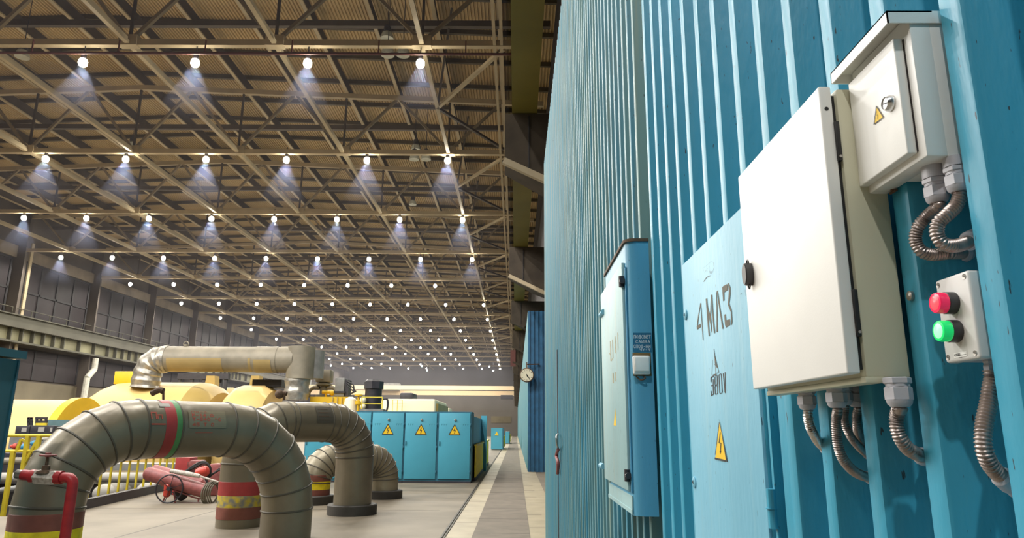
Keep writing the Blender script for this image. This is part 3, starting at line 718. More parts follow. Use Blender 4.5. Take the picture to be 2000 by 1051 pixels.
# flexible conduits and cable glands
def hexp(mb, c, ax, r, h0, h1, ch=.0012):
    mb.lathe([(r * .9, h0), (r, h0 + ch), (r, h1 - ch), (r * .9, h1)], c, ax, 6, ph=.3)
def gland(parent, c, ax, r, mtl=GREYPL):
    m = MB(); hexp(m, c, ax, r * 1.02, 0, r * .5); g_ = mk('cable_gland', m, mtl, parent)
    m = MB(); m.lathe([(r * .86, r * .5), (r * .86, r * .72)], c, ax, 20); hexp(m, c, ax, r, r * .72, r * 1.75); m.lathe([(r * .93, r * 1.7), (r * .86, r * 2.0), (r * .66, r * 2.22), (r * .5, r * 2.25)], c, ax, 24); mk('gland_nut', m, mtl, g_)
    return Vector(c) + Vector(ax).normalized() * r * 2.2
def conduit(label, r, gr, top, pts, mtl, egr=None, neck=0.0):
    """gland hanging at `top`; then the hose through pts (last point lies inside the wall fitting)"""
    t = thing('flexible_conduit', label, 'conduit', top, 'flexible metal conduits')
    top = Vector(top)
    if neck:
        m = MB(); m.lathe([(gr * .95, 0), (gr * .95, neck)], top, (0, 0, -1), 20); mk('coupling', m, GREYPL, t)
    s = gland(t, top + Vector((0, 0, -neck)), (0, 0, -1), gr)
    pts = [s + Vector((0, 0, r * .5)), s + Vector((0, 0, -r * .6))] + [Vector(p) for p in pts]
    P = resample(spline(pts, 40), r * .075)
    rr = [r * (.96 + .10 * math.cos(k / 6 * 2 * math.pi)) for k in range(len(P))]
    m = MB(); m.tube(P, rr, 18); mk('hose', m, mtl, t, smooth=60)
    e = egr or r * 1.4; d = (pts[-1] - pts[-2]).normalized(); P0 = pts[-1] - d * e * 1.6
    m = MB(); m.lathe([(e * .8, -e * .1), (e, e * .2), (e, e * 1.5), (e * .85, e * 1.6), (e * .85, e * 2.6)], P0, d, 24); mk('end_fitting', m, GREYPL, t)
def P2(u, v, X): return onX(1400 + u / 2.627, 350 + v / 2.627, X)
def P3(u, v, X): return onX(1400 + u / 2.995, 700 + v / 2.995, X)
ga = onZ(1822, 326, sb); gb = onZ(1864, 309, sb)
conduit('brown flexible conduit looping low from the left gland under the small hooded box', .0077, .0142, ga, [P2(1075, 195, ga.x - .004), P2(1032, 250, ga.x - .012), P2(1020, 315, ga.x - .014), P2(1050, 370, ga.x - .008), P2(1105, 388, ga.x + .006), P2(1165, 383, ga.x + .022), P2(1215, 380, ga.x + .036), P2(1290, 378, XV - .004)], CONDUIT, .0125, .016)
conduit('brown flexible conduit looping tightly from the right gland under the small hooded box', .0079, .0140, gb, [P2(1225, 140, gb.x - .006), P2(1180, 185, gb.x - .018), P2(1135, 230, gb.x - .028), P2(1130, 285, gb.x - .030), P2(1160, 330, gb.x - .024), P2(1210, 343, gb.x - .010), P2(1265, 332, gb.x + .010), P2(1330, 300, gb.x + .035)], CONDUIT, .0120, .012)
zb2 = zb - .006
def under(px, X): p = onX(px, 750, X); return Vector((X, p.y, zb2))
def hang(label, px, X, r, gr, pts, mtl):
    g_ = under(px, X)
    conduit(label, r, gr, g_, [P3(u, v, X + dx) for u, v, dx in pts], mtl)
hang('bright flexible conduit under the large white cabinet, leftmost below it', 1573, .488, .0078, .0150, [(533, 345, 0), (545, 395, .004), (568, 445, .014), (600, 495, .035), (650, 540, .075)], CONDUIT2)
hang('long flexible conduit hanging from the middle gland under the large white cabinet', 1631, .484, .0073, .0152, [(700, 350, 0), (700, 430, 0), (712, 520, .002), (742, 595, .010), (795, 655, .028), (850, 685, .050), (920, 705, .085)], CONDUIT)
hang('short flexible conduit behind the long one under the large white cabinet', 1646, .508, .0060, .0130, [(745, 345, 0), (755, 400, .002), (785, 460, .010), (820, 505, .022), (860, 545, .045), (890, 565, .075)], CONDUIT)
hang('partly hidden flexible conduit behind a blue rib under the large white cabinet', 1671, .532, .0066, .0140, [(818, 340, 0), (820, 400, .002), (832, 450, .012), (852, 490, .030), (900, 540, .080)], CONDUIT)
hang('flexible conduit curving into the wall from the rightmost gland of the large white cabinet', 1753, .492, .0086, .0168, [(1064, 300, 0), (1052, 350, 0), (1055, 415, 0), (1078, 475, .004), (1115, 525, .014), (1155, 552, .030), (1215, 580, .075)], CONDUIT)
def PY(u, v, Y): return onY(1400 + u / 2.995, 700 + v / 2.995, Y)
bx = onY(1934, 710, .80); bx.z = bz0 + .001
conduit('pale ribbed flexible conduit below the push button box bending into the wall', .0088, .0075, bx, [PY(1600, 190, .798), PY(1588, 270, .796), PY(1568, 360, .793), PY(1558, 450, .790), PY(1563, 530, .790), PY(1590, 605, .793), PY(1635, 665, .798), PY(1720, 740, .806)], CONDUIT, .0115)

# ------------------------------------------------------------------ rounded blue box with faded door and light switch
XQ = .441
ya, yb = 2.692, 3.385; zq1, zq0 = 2.64, 1.588
bq = thing('blue_equipment_box', 'rounded blue steel box with faded pale door on the corrugated wall', 'equipment box', (.48, 3.0, zq0))
def rbox(x0, x1, y0, y1, r, n=6):
    pts = [(x1, y0)]
    pts += [(x0 + r - r * math.sin(a), y0 + r - r * math.cos(a)) for a in [k * math.pi / 2 / n for k in range(n + 1)]]
    pts += [(x0 + r - r * math.cos(a), y1 - r + r * math.sin(a)) for a in [k * math.pi / 2 / n for k in range(n + 1)]]
    return pts + [(x1, y1)]
m = MB(); m.extrude_profile(rbox(XQ, XC + .009, ya, yb, .042), zq0, zq1); mk('body', m, BOXBLUE, bq)
m = MB(); m.extrude_profile(rbox(XQ - .008, XC + .009, ya - .006, yb + .006, .045), zq1, zq1 + .012); mk('top_plate', m, RUST, bq)
d0, d1 = onX(1226, 520, XQ - .012), onX(1181, 590, XQ - .012)
m = MB(); m.box((XQ - .013, ya + .055, zq0 + .085), (XQ - .001, yb + .07, zq1 - .075), .003); dq = mk('door', m, DOORPALE, bq)
m = MB(); m.box((XQ - .003, ya + .025, zq0 + .08), (XQ + .002, ya + .056, zq1 - .10)); mk('door_recess', m, CABSIDE, bq)
m = MB(); m.box((XQ - .006, ya + .03, zq0 + .005), (XQ, yb, zq0 + .02)); m.box((XQ - .004, ya + .03, zq0 + .02), (XQ + .001, yb - .01, zq0 + .07)); mk('bottom_lip', m, DOORPALE, bq)
for zz in (onX(1222, 548, XQ).z, onX(1230, 928, XQ).z):
    m = MB(); m.tube([(XQ - .012, ya + .035, zz), (XQ - .012, ya + .072, zz)], .012, 10); m.tube([(XQ - .014, ya + .06, zz - .022), (XQ - .014, ya + .06, zz + .022)], .011, 10); mk('hinge', m, DARKM, dq)
for px, py in ((1174, 613), (1174, 910)):
    c = onX(px, py, XQ - .02)
    m = MB(); m.tube([(XQ - .015, c.y - .06, c.z), (XQ - .015, c.y + .045, c.z)], .014, 10); mk('latch_pin', m, PANELBLUE, dq)
fd = plane_fn((1160, 440), 460 / 140, XQ - .0137)
m = MB()
for s, w in (([(105,745),(108,870)],5), ([(118,735),(122,850),(112,870)],5), ([(135,715),(140,820)],6), ([(152,690),(155,800)],4), ([(98,820),(104,830)],4)): m.stroke(fd, s, w)
for s, w in (([(122,950),(124,1010)],8), ([(138,945),(140,1000)],6)): m.stroke(fd, s, w)
mk('worn_lettering', m, FADEDINK, dq)
fe = plane_fn((1150, 740), 575 / 170, XQ - .0137)
m = MB(); polys(m, fe, [[(175,195),(164,308),(181,310)]]); mk('warning_sticker', m, YELLOWSIGN, dq)
# writing and switch on the side that faces the camera
ysd = ya - .0008
def fs(u, v, off=0): return onY(1160 + u / 3.286, 440 + v / 3.286, ysd - .0006)
m = MB(); m.bm.faces.new([m.bm.verts.new(onY(1160 + u / 3.286, 440 + v / 3.286, ysd)) for u, v in ((250, 690), (368, 690), (372, 815), (252, 815))]); pt = mk('paint_patch', m, INKBLUE, bq)
def fsw(u, v, off=0): return fs(u, -v)
m = MB(); write(m, fsw, 'ПОДСВЕТ', 257, -726, 11, 20, 3.2, .45); write(m, fsw, 'САИВА', 268, -756, 13, 18, 3.0, .5); write(m, fsw, 'СПОД-НИ', 255, -788, 11, 20, 3.0, .45); write(m, fsw, 'ЧУ-9', 295, -808, 12, 17, 2.8, .5)
mk('handwriting', m, CHALK, pt)
sw = thing('light_switch', 'white square light switch on a brown backing beside the rounded blue box', 'light switch', onY(1255, 712, ya))
a_, b_ = onY(1160 + 247 / 3.286, 440 + 820 / 3.286, ya - .002), onY(1160 + 370 / 3.286, 440 + 968 / 3.286, ya - .002)
m = MB(); m.box((a_.x, ya - .004, b_.z), (b_.x, ya - .001, a_.z), .001); mk('backing_plate', m, RUSTBROWN, sw)
a_, b_ = onY(1160 + 252 / 3.286, 440 + 836 / 3.286, ya - .03), onY(1160 + 366 / 3.286, 440 + 957 / 3.286, ya - .03)
m = MB(); m.box((a_.x, ya - .028, b_.z), (b_.x, ya - .0045, a_.z), .006, 3); cs = mk('casing', m, WHITE, sw)
m = MB(); m.box((a_.x + .005, ya - .034, b_.z + .011), (b_.x - .005, ya - .027, a_.z - .005), .003, 3); mk('rocker', m, WHITE, sw)
m = MB(); cx_ = (a_.x + b_.x) / 2; m.tube(spline([(cx_ + .005, ya - .012, b_.z), (cx_ + .012, ya - .02, b_.z - .014), (cx_ - .004, ya - .012, b_.z - .02), (cx_ - .02, ya - .006, b_.z - .006)]), .003, 8); mk('cable', m, RUST, sw)

# ------------------------------------------------------------------ floor pipes
def arch_pts(A, B, zc, RA, RB, ng=6):
    A = Vector((*A, 0)); B = Vector((*B, 0)); d = (B - A); L = d.length; d.normalize(); z = Vector((0, 0, 1))
    pts = [A.copy(), A + z * (zc - RA)]
    for k in range(1, ng + 1):
        a = k / ng * math.pi / 2; pts.append(A + d * (RA - RA * math.cos(a)) + z * (zc - RA + RA * math.sin(a)))
    i0 = len(pts) - 1
    for k in range(0, ng + 1):
        a = k / ng * math.pi / 2; pts.append(B - d * (RB - RB * math.sin(a)) + z * (zc - RB + RB * math.cos(a)))
    pts.append(B.copy())
    return pts, d, i0
def pipe_mesh(pts, n, r, d):
    """mitred tube: one ring per joint, ring plane bisecting the joint"""
    mb = MB(); N = len(pts); rings = []; side = d.cross(Vector((0, 0, 1)))
    for i in range(N):
        a = (pts[i] - pts[i - 1]).normalized() if i else (pts[1] - pts[0]).normalized()
        b = (pts[i + 1] - pts[i]).normalized() if i < N - 1 else a
        t = (a + b).normalized(); up = side.cross(t); sc = 1 / max(.5, t.dot(a))
        rings.append([mb.bm.verts.new(pts[i] + side * r * math.cos(q) + up * r * sc * math.sin(q)) for q in [2 * math.pi * j / n for j in range(n)]])
    for A, B in zip(rings, rings[1:]):
        for j in range(n): mb.bm.faces.new((A[j], A[(j + 1) % n], B[(j + 1) % n], B[j]))
    mb.bm.faces.new(rings[0][::-1]); mb.bm.faces.new(rings[-1])
    return mb, rings
def arch(label, A, B, zc, RA, RB, r, mtl, bands, collar, ng=6, extra=()):
    pts, d, i0 = arch_pts(A, B, zc, RA, RB, ng); side = d.cross(Vector((0, 0, 1)))
    t = thing('insulated_pipe', label, 'pipe', (*A, 0), 'arched insulated pipes')
    mb, rings = pipe_mesh(pts, 64, r, d)
    beads = MB()
    for i in range(1, len(pts) - 1):
        co_ = [v.co.copy() for v in rings[i]]; c = pts[i]
        beads.tube([c + (q - c) * 1.004 for q in co_], .016, 6, closed=True)
    hs = pts[i0]; he = pts[i0 + 1]; Lh = (he - hs).length
    for f in extra:
        c = hs + d * Lh * f
        beads.tube([c + side * r * 1.004 * math.cos(q) + Vector((0, 0, r * 1.004 * math.sin(q))) for q in [2 * math.pi * j / 48 for j in range(48)]], .013, 6, closed=True)
    cl = mk('cladding', mb, mtl, t, smooth=12)
    mk('seam_beads', beads, SEAM, t)
    for leg, z0, z1, bm_ in bands:
        c = Vector((*(A if leg == 'A' else B), 0)) if leg in 'AB' else None
        m = MB()
        if c is not None: m.lathe([(r + .004, z0), (r + .007, z0 + .004), (r + .007, z1 - .004), (r + .004, z1)], c, n=64, cap=False)
        else: m.lathe([(r + .004, z0 * Lh), (r + .007, z0 * Lh + .004), (r + .007, z1 * Lh - .004), (r + .004, z1 * Lh)], hs, d, n=64, cap=False)
        mk('painted_band', m, bm_, t)
    for c in (A, B):
        if (c is A and 'A' in collar) or (c is B and 'B' in collar):
            m = MB(); m.lathe([(r + .13, 0), (r + .13, .2), (r + .11, .22), (r + .02, .22)], (*c, 0), n=64); mk('floor_collar', m, DARKCOLLAR, t)
    return t, hs, d, Lh, side
P1A, P1B = (-6.279, 9.749), (-3.99, 12.703)
pp, hs, d, Lh, side = arch('front grey insulated pipe arch with red and green stripes', P1A, P1B, 1.865, 1.02, 1.35, .43, CLAD,
    [('A', 0, .57, YBAND), ('A', .57, .78, BROWNRED), ('H', .17, .29, REDBAND), ('H', .29, .35, GREENBAND)], '', 6, (.36,))
def on_pipe(hs, d, side, r, u, v, off):   # u along the pipe, v angle above the camera-side
    sd = side if side.y < 0 else -side
    return hs + d * u + sd * (r + off) * math.cos(v) + Vector((0, 0, (r + off) * math.sin(v)))
R1 = .43
fp = lambda u, v, off=.006: on_pipe(hs, d, side, R1, u, v / R1, .006)
def wrap_quad(mb, fn, u0, u1, v0, v1, n=8):
    for k in range(n):
        a, b = v0 + (v1 - v0) * k / n, v0 + (v1 - v0) * (k + 1) / n
        mb.bm.faces.new([mb.bm.verts.new(fn(*q)) for q in ((u0, a), (u1, a), (u1, b), (u0, b))])
fpl = lambda u, v, off=0: on_pipe(hs, d, side, R1, u, v / R1, .012)
m = MB(); wrap_quad(m, fpl, Lh * .42, Lh * .86, .02, .30); pl = mk('notice_plate', m, CLADPALE, pp, label='pale notice plate with rows of red writing')
m = MB(); ft = lambda u, v, off=0: on_pipe(hs, d, side, R1, u, v / R1, .015)
u_ = Lh * .46; cw = .042
for txt, v in (('Р-14.0', .19), ('Т-540 °С', .125), ('45 Т 0', .045)): write(m, ft, txt, u_, v, cw, .045, .012, .4)
for v in (.255,): write(m, ft, 'ПО-Л', u_, v, cw, .03, .006, .6)
mk('red_writing', m, REDINK, pl)
m = MB(); fa = lambda u, v, off=0: on_pipe(hs, d, side, R1, u, v / R1, .009)
write(m, fa, 'Пп', Lh * .012, .15, .07, .10, .017, .3)
m.stroke(fa, [(Lh * .005, .07), (Lh * .155, .07)], .022); m.stroke(fa, [(Lh * .50, -.05), (Lh * .70, -.05)], .008); mk('red_writing', m, REDINK, pp)
m = MB(); wrap_quad(m, fpl, Lh * .12, Lh * .24, .36, .44); mk('paper_label', m, INSUL, pp)

P2A, P2B = (-5.453, 14.37), (-3.703, 16.495)
pp2, hs2, d2, Lh2, side2 = arch('second grey insulated pipe arch with worn yellow stripe behind the front one', P2A, P2B, 2.02, .85, .76, .425, CLAD,
    [('A', .16, .38, BROWNRED), ('A', .38, .60, YBANDWORN), ('A', .60, .86, REDBAND)], 'B', 6, (.1, .85))
m = MB(); fq = lambda u, v, off=0: on_pipe(hs2, d2, side2, .425, u, v / .425, .014)
wrap_quad(m, fq, Lh2 * .45, Lh2 * .45 + .42, -.02, .36); pl2 = mk('notice_plate', m, SEAM, pp2)
m = MB(); fq2 = lambda u, v, off=0: on_pipe(hs2, d2, side2, .425, u, v / .425, .018)
for v in (.28, .2, .12, .04): m.stroke(fq2, [(Lh2 * .45 + .05, v), (Lh2 * .45 + .3, v)], .012)
mk('faint_writing', m, RUST, pl2)
arch('low small insulated pipe arch with yellow stripe, farthest of the arches', (-5.189, 18.597), (-3.686, 20.189), 1.07, .55, .55, .40, CLADPALE,
    [('A', .2, .36, BROWNRED), ('A', .36, .56, YBAND), ('A', .56, .72, BROWNRED)], 'AB', 6)

# red valve standpipe in front of the big pipe
Yv = 8.2
v = lambda px, py: onY(px, py, Yv)
t = thing('standpipe_valve', 'red painted pipe bend with hand wheel valve beside the front pipe', 'valve', (v(138, 960).x, Yv, 0))
q = v(140, 960)
R_ = .075
path = [(v(128, 1010).x * 0 + q.x, Yv, 0), (q.x, Yv, v(140, 948).z)]
zt_ = v(118, 933).z; cxx = q.x - R_
path += [(cxx + R_ * math.cos(a), Yv, zt_ - R_ + R_ * math.sin(a)) for a in [k * math.pi / 16 for k in range(1, 9)]] + [(v(104, 933).x, Yv, zt_)]
rv = .057
m = MB(); m.tube(path, rv, 20); mk('pipe_bend', m, REDVALVE, t)
xa, xb = v(71, 930).x, v(104, 935).x
m = MB(); m.tube([(xb + .03, Yv, zt_), (xb + .10, Yv, zt_)], .074, 20); mk('threaded_union', m, REDVALVE, t)
m = MB(); m.tube([(xa - .16, Yv, zt_ + .03), (xa + .0, Yv, zt_ + .01)], .058, 20); m.tube([(xa - .06, Yv, zt_ + .015), (xa + .0, Yv, zt_ + .01)], .072, 20); mk('threaded_union', m, REDVALVE, t)
m = MB(); hexp(m, (xa - .01, Yv, zt_ + .01), (1, 0, -.06), .085, 0, xb - xa + .05, .02); vb = mk('valve_body', m, OLDWHITE, t)
m = MB(); m.tube([(xa - .23, Yv, zt_ + .035), (xa - .16, Yv, zt_ + .03)], .05, 12); mk('hose_coupling', m, STEEL, t)
sx = v(90, 915).x
m = MB(); m.lathe([(.10, .05), (.085, .075), (.045, .085), (.04, .13), (.018, .14), (.014, .25)], (sx, Yv, zt_), n=16); mk('bonnet', m, RUST, t)
m = MB(); hz = zt_ + .245
m.tube([(sx + .078 * math.cos(a), Yv + .078 * math.sin(a), hz) for a in [2 * math.pi * k / 28 for k in range(28)]], .010, 8, closed=True)
for k in range(4): a = k * math.pi / 2 + .4; m.bar((sx, Yv, hz), (sx + .078 * math.cos(a), Yv + .078 * math.sin(a), hz), .025, .015)
m.lathe([(.03, -.02), (.03, .03)], (sx, Yv, hz), n=12); mk('hand_wheel', m, DUSTYRED, t)

# teal cabinet at the left edge
tz = onX(45, 686, -6.42)
t = thing('teal_cabinet', 'dark teal steel cabinet at the left edge beside the front pipe', 'cabinet', (-7.1, 8.2, 0))
m = MB(); m.box((-7.8, 7.0, 0), (-6.45, tz.y, tz.z - .12)); mk('body', m, TEAL, t)
m = MB(); m.box((-7.9, 6.95, tz.z - .10), (-6.40, tz.y + .06, tz.z)); mk('top_cap', m, TEAL, t)
m = MB(); m.box((-6.45, 7.0, 0), (-6.43, 7.1, tz.z - .12)); m.box((-6.45, tz.y - .03, 0), (-6.435, tz.y, tz.z - .12)); mk('corner_trim', m, CABEDGE, t)

# ------------------------------------------------------------------ blue cabinets with warning signs
YB = 25.8
ex = [onY(px, 870, YB).x for px in (920.5, 854, 788.5, 724, 659.5, 595)]
wid = ex[0] - ex[1]
ztc = onY(850, 804, YB).z
cb = thing('switchgear_cabinet', 'x', 'cabinet', (0, 0, 0), 'row of blue cabinets')
w2 = wid / 2
m = MB(); m.box((-w2 + .006, .03, .05), (w2 - .006, 1.5, ztc)); mk('body', m, CABEDGE, cb)
m = MB(); m.box((-w2 + .045, -.02, .14), (w2 - .05, .03, ztc - .05), .008); dcb = mk('door', m, CABBLUE, cb)
m = MB(); m.box((-w2, -.0, 0), (w2, 1.5, .06)); mk('plinth', m, DARKM, cb)
m = MB(); m.lathe([(.045, 0), (.045, .03), (.03, .05), (0, .05)], (0.02, -.02, ztc - .30), (0, -1, 0), 16); lm = mk('indicator_lamp', m, STEEL, dcb)
m = MB(); m.prism([(-.20, -.024, ztc - .82), (.20, -.024, ztc - .82), (0, -.024, ztc - .46)], (0, .003, 0)); sg = mk('warning_sign', m, YELLOWSIGN, dcb)
m = MB()
for a, b in (((-.20, ztc - .82), (.20, ztc - .82)), ((.20, ztc - .82), (0, ztc - .46)), ((0, ztc - .46), (-.20, ztc - .82))): m.bar((a[0], -.027, a[1]), (b[0], -.027, b[1]), .022, .006, (0, 1, 0))
m.bar((.02, -.027, ztc - .57), (-.035, -.027, ztc - .68), .02, .006, (0, 1, 0)); m.bar((-.035, -.027, ztc - .68), (.03, -.027, ztc - .67), .02, .006, (0, 1, 0)); m.bar((.03, -.027, ztc - .67), (-.01, -.027, ztc - .78), .018, .006, (0, 1, 0))
mk('lightning_symbol', m, BLACKINK, sg)
m = MB()
for x0 in (-.48, .30):
    for k in range(3):
        m.box((x0 + k * .08, -.022, ztc - .46), (x0 + k * .08 + .05, -.0205, ztc - .44)); m.box((x0 + k * .08, -.022, ztc - .50), (x0 + k * .08 + .02, -.0205, ztc - .44))
mk('faint_marking', m, FAINTINK, dcb)
for zz in (.35, 1.2, 2.0):
    m = MB(); m.box((w2 - .06, -.045, zz), (w2 - .02, .0, zz + .09), .008); mk('hinge', m, CABEDGE, dcb)
m = MB(); m.box((-w2 + .06, -.05, 1.3), (-w2 + .10, -.02, 1.45), .008); mk('handle', m, CABEDGE, dcb)
lbls = ['blue cabinet with yellow warning triangle at the walkway end of the row', 'blue cabinet with yellow warning triangle, second from the walkway', 'blue cabinet with yellow warning triangle, third from the walkway', 'blue cabinet mostly hidden by the second pipe arch', 'blue cabinet glimpsed under the second pipe arch']
for k in range(5):
    loc = ((ex[k] + ex[k + 1]) / 2, YB, 0)
    if k == 0: cb.location = loc; cb['label'] = lbls[0]
    else: copy_tree(cb, loc, lbls[k])
m = MB(); m.box((-4.5, 27.4, .05), (-1.62, 33.6, 2.36)); o = tag(mk('side_cabinet', m, CABSIDE), 'long dark blue cabinet block right behind the row of blue cabinets', 'cabinet')
m = MB(); m.box((-1.62, 33.4, 0), (-1.36, 33.7, 2.5)); tag(mk('cabinet_post', m, CABBLUE), 'bright blue upright post at the far corner of the dark blue cabinet block', 'post')
for k, (ya_, yb_, lb) in enumerate(((26.9, 33.2, 'nearer yellow guard panel along the walkway side of the blue cabinets'), (34.0, 40.0, 'farther yellow guard panel along the walkway beyond the blue post'))):
    t = thing('guard_panel', lb, 'guard panel', (-1.5, (ya_ + yb_) / 2, 0), 'yellow guard panels')
    m = MB(); m.box((-1.53, ya_, .12), (-1.50, yb_, 1.26)); mk('sheet', m, YBAND, t)
    m = MB(); m.box((-1.56, ya_, 1.26), (-1.46, yb_, 1.32)); mk('top_rail', m, YRAIL, t)
    m = MB(); m.box((-1.6, ya_, 0), (-1.48, yb_, .12)); mk('base_rail', m, DARKM, t)
for px0, px1, pt_, py, sgn, lb in ((958.7, 981.6, 836, 878.5, True, 'small far blue cabinet with yellow sign beside the walkway'), (987, 994.5, 843, 867, False, 'tiny farthest blue cabinet beside the walkway')):
    a_ = onZ(px0, py, 0); b_ = onZ(px1, py, 0); z_ = onY(px0, pt_, a_.y).z
    t = thing('far_cabinet', lb, 'cabinet', (a_.x, a_.y, 0))
    m = MB(); m.box((a_.x, a_.y, .05), (b_.x, a_.y + 6, z_)); mk('body', m, CABBLUE, t)
    m = MB(); m.box((b_.x - .06, a_.y - .03, 0), (b_.x + .05, a_.y + 6, z_ * .98)); mk('side_frame', m, CABEDGE, t)
    m = MB(); m.box((b_.x + .06, a_.y + .8, .2), (b_.x + .12, a_.y + 8, 1.2)); mk('guard_sheet', m, YBAND, t)
    if sgn:
        c = onY(970, 847, a_.y - .03); m = MB(); m.prism([(c.x - .2, c.y, c.z - .18), (c.x + .2, c.y, c.z - .18), (c.x, c.y, c.z + .2)], (0, .01, 0)); mk('warning_sign', m, YELLOWSIGN, t)

# ------------------------------------------------------------------ turbine hall machinery
YT = 36.0
def hX(px, Y=YT): return onY(px, 780, Y).x
def hZ(py, Y=YT): return onY(300, py, Y).z
# big cream hood: barrel across the hall with rounded left shoulder
zt_ = onY(300, 747, YT).z; R = 3.4; zc_ = zt_ - R
xl, xr = onY(158, 815, YT).x, onY(400, 750, YT).x
t = thing('turbine_casing', 'large cream yellow barrel shaped turbine casing behind the front pipe', 'turbine casing', ((xl + xr) / 2, YT, 0), 'cream turbine casings')
m = MB(); L_ = xr - xl
m.lathe([(R * .50, 0), (R * .62, L_ * .04), (R * .80, L_ * .14), (R * .93, L_ * .25), (R * .985, L_ * .33), (R, L_ * .42), (R, L_)], (xl, YT, zc_), (1, 0, 0), 56); mk('shell', m, HOODY, t, smooth=40)
m = MB(); m.lathe([(R, L_), (R * .985, L_ + .35), (R * .93, L_ + .8), (R * .85, L_ + 1.05)], (xl, YT, zc_), (1, 0, 0), 56); mk('end_ring', m, HOODEND, t)
m = MB(); m.box((xl + L_ * .1, YT - 2.6, 0), (xr, YT + 2.6, max(.6, zc_))); mk('base', m, HOODEND, t)
a_, b_ = onY(237, 727, YT), onY(281, 748, YT)
m = MB(); m.box((a_.x, YT - .6, b_.z - .1), (b_.x, YT + .6, a_.z), .03); m.box((b_.x - .2, YT - .6, b_.z - .1), (b_.x + .35, YT + .6, b_.z + .12)); tag(mk('yellow_box', m, YEQUIP), 'golden yellow box sitting on top of the cream turbine casing', 'box')
# left long cylinder with yellow flange
zt2 = onY(80, 781, 30.4).z; R2 = 2.0; zc2 = zt2 - R2; xr2 = onY(150, 800, 30.4).x
t = thing('turbine_casing', 'cream cylindrical turbine casing at the far left with golden flange ring', 'turbine casing', (xr2 - 3, 30.4, 0), 'cream turbine casings')
m = MB(); m.lathe([(R2, 0), (R2, 7)], (xr2 - 7, 30.4, zc2), (1, 0, 0), 48); mk('shell', m, HOODY, t)
m = MB(); m.lathe([(R2 * .75, 0), (R2 * 1.05, .0), (R2 * 1.05, .35), (R2 * .75, .35)], (xr2, 30.4, zc2), (1, 0, -.0), 48); fg = mk('flange_ring', m, YEQUIP, t)
m = MB(); m.lathe([(R2 * .74, -.05), (R2 * .5, .25)], (xr2, 30.4, zc2), (1, 0, 0), 48); mk('inner_cone', m, YEQUIP, t)
m = MB(); m.box((xr2 - 7, 29, 0), (xr2, 31.9, max(.5, zc2 - 1))); mk('base', m, GREYM, t)
# smaller casing to the right
zt3 = onY(500, 753, YT).z; xl3, xr3 = onY(445, 788, YT).x, onY(540, 756, YT).x; R3 = 2.6; zc3 = zt3 - R3; L3 = xr3 - xl3
t = thing('turbine_casing', 'smaller cream turbine casing under the wrapped end of the crossover pipe', 'turbine casing', ((xl3 + xr3) / 2, YT, 0), 'cream turbine casings')
m = MB(); m.lathe([(R3 * .62, 0), (R3 * .85, L3 * .12), (R3 * .97, L3 * .26), (R3, L3 * .36), (R3, L3 * .8), (R3 * .9, L3)], (xl3, YT, zc3), (1, 0, 0), 48); mk('shell', m, HOODY, t)
m = MB(); m.box((xl3 + .3, YT - 2, 0), (xr3, YT + 2, max(.6, zc3))); mk('base', m, HOODEND, t)
m = MB(); a_ = onY(503, 743, YT + .4); m.box((a_.x, YT - .3, zt3 - .1), (a_.x + 1.5, YT + 1, a_.z)); mk('top_box', m, DARKM, t)
# ochre fan shaped casing behind
YFN = YT + 7.2
c = onY(434, 780, YFN)
t = thing('fan_casing', 'ochre rounded casing showing between the two cream turbine casings', 'casing', (c.x, YFN, 0))
m = MB(); m.lathe([(2.9, 0), (2.9, 1.2), (2.2, 1.8)], (c.x - .6, YFN, onY(432, 757, YFN).z - 2.9), (1, 0, 0), 40); mk('shell', m, HOODEND, t)
m = MB(); m.box((c.x - .4, YFN - 1.5, 0), (c.x + .6, YFN + 1.5, 2.5)); mk('base', m, DARKM, t)
for px in (418, 504):
    m = MB(); a_ = onY(px - 12, 735, YT + 2.5); b_ = onY(px + 12, 757, YT + 2.5); m.prism([(a_.x, YT + 2, b_.z - .8), (b_.x, YT + 2, b_.z - .8), (b_.x - .15, YT + 2, a_.z), (a_.x + .15, YT + 2, a_.z)], (0, .6, 0))
    tag(mk('pipe_support', m, HOODEND), 'ochre trestle under the crossover pipe, %s' % ('beside the large casing' if px < 450 else 'above the smaller casing'), 'support')
a_, b_ = onY(405, 735, 39.9), onY(428, 800, 39.9)
m = MB(); m.box((a_.x, 39.9, 0), (b_.x, 40.2, a_.z), .05); tag(mk('bearing_block', m, DARKM), 'dark upright block between the big cream casing and the ochre casing', 'machine block')
a_, b_ = onY(348, 729, 39.6), onY(446, 741, 39.6)
m = MB(); m.box((a_.x, 39.55, b_.z), (b_.x, 39.85, a_.z))
for px in (352, 376, 400, 424, 442): p_ = onY(px, 735, 39.7); m.bar((p_.x, 39.7, 0), (p_.x, 39.7, b_.z + .1), .16, .16)
tag(mk('dark_gantry', m, DARKM), 'dark steel gantry under the crossover pipe above the casing', 'gantry')
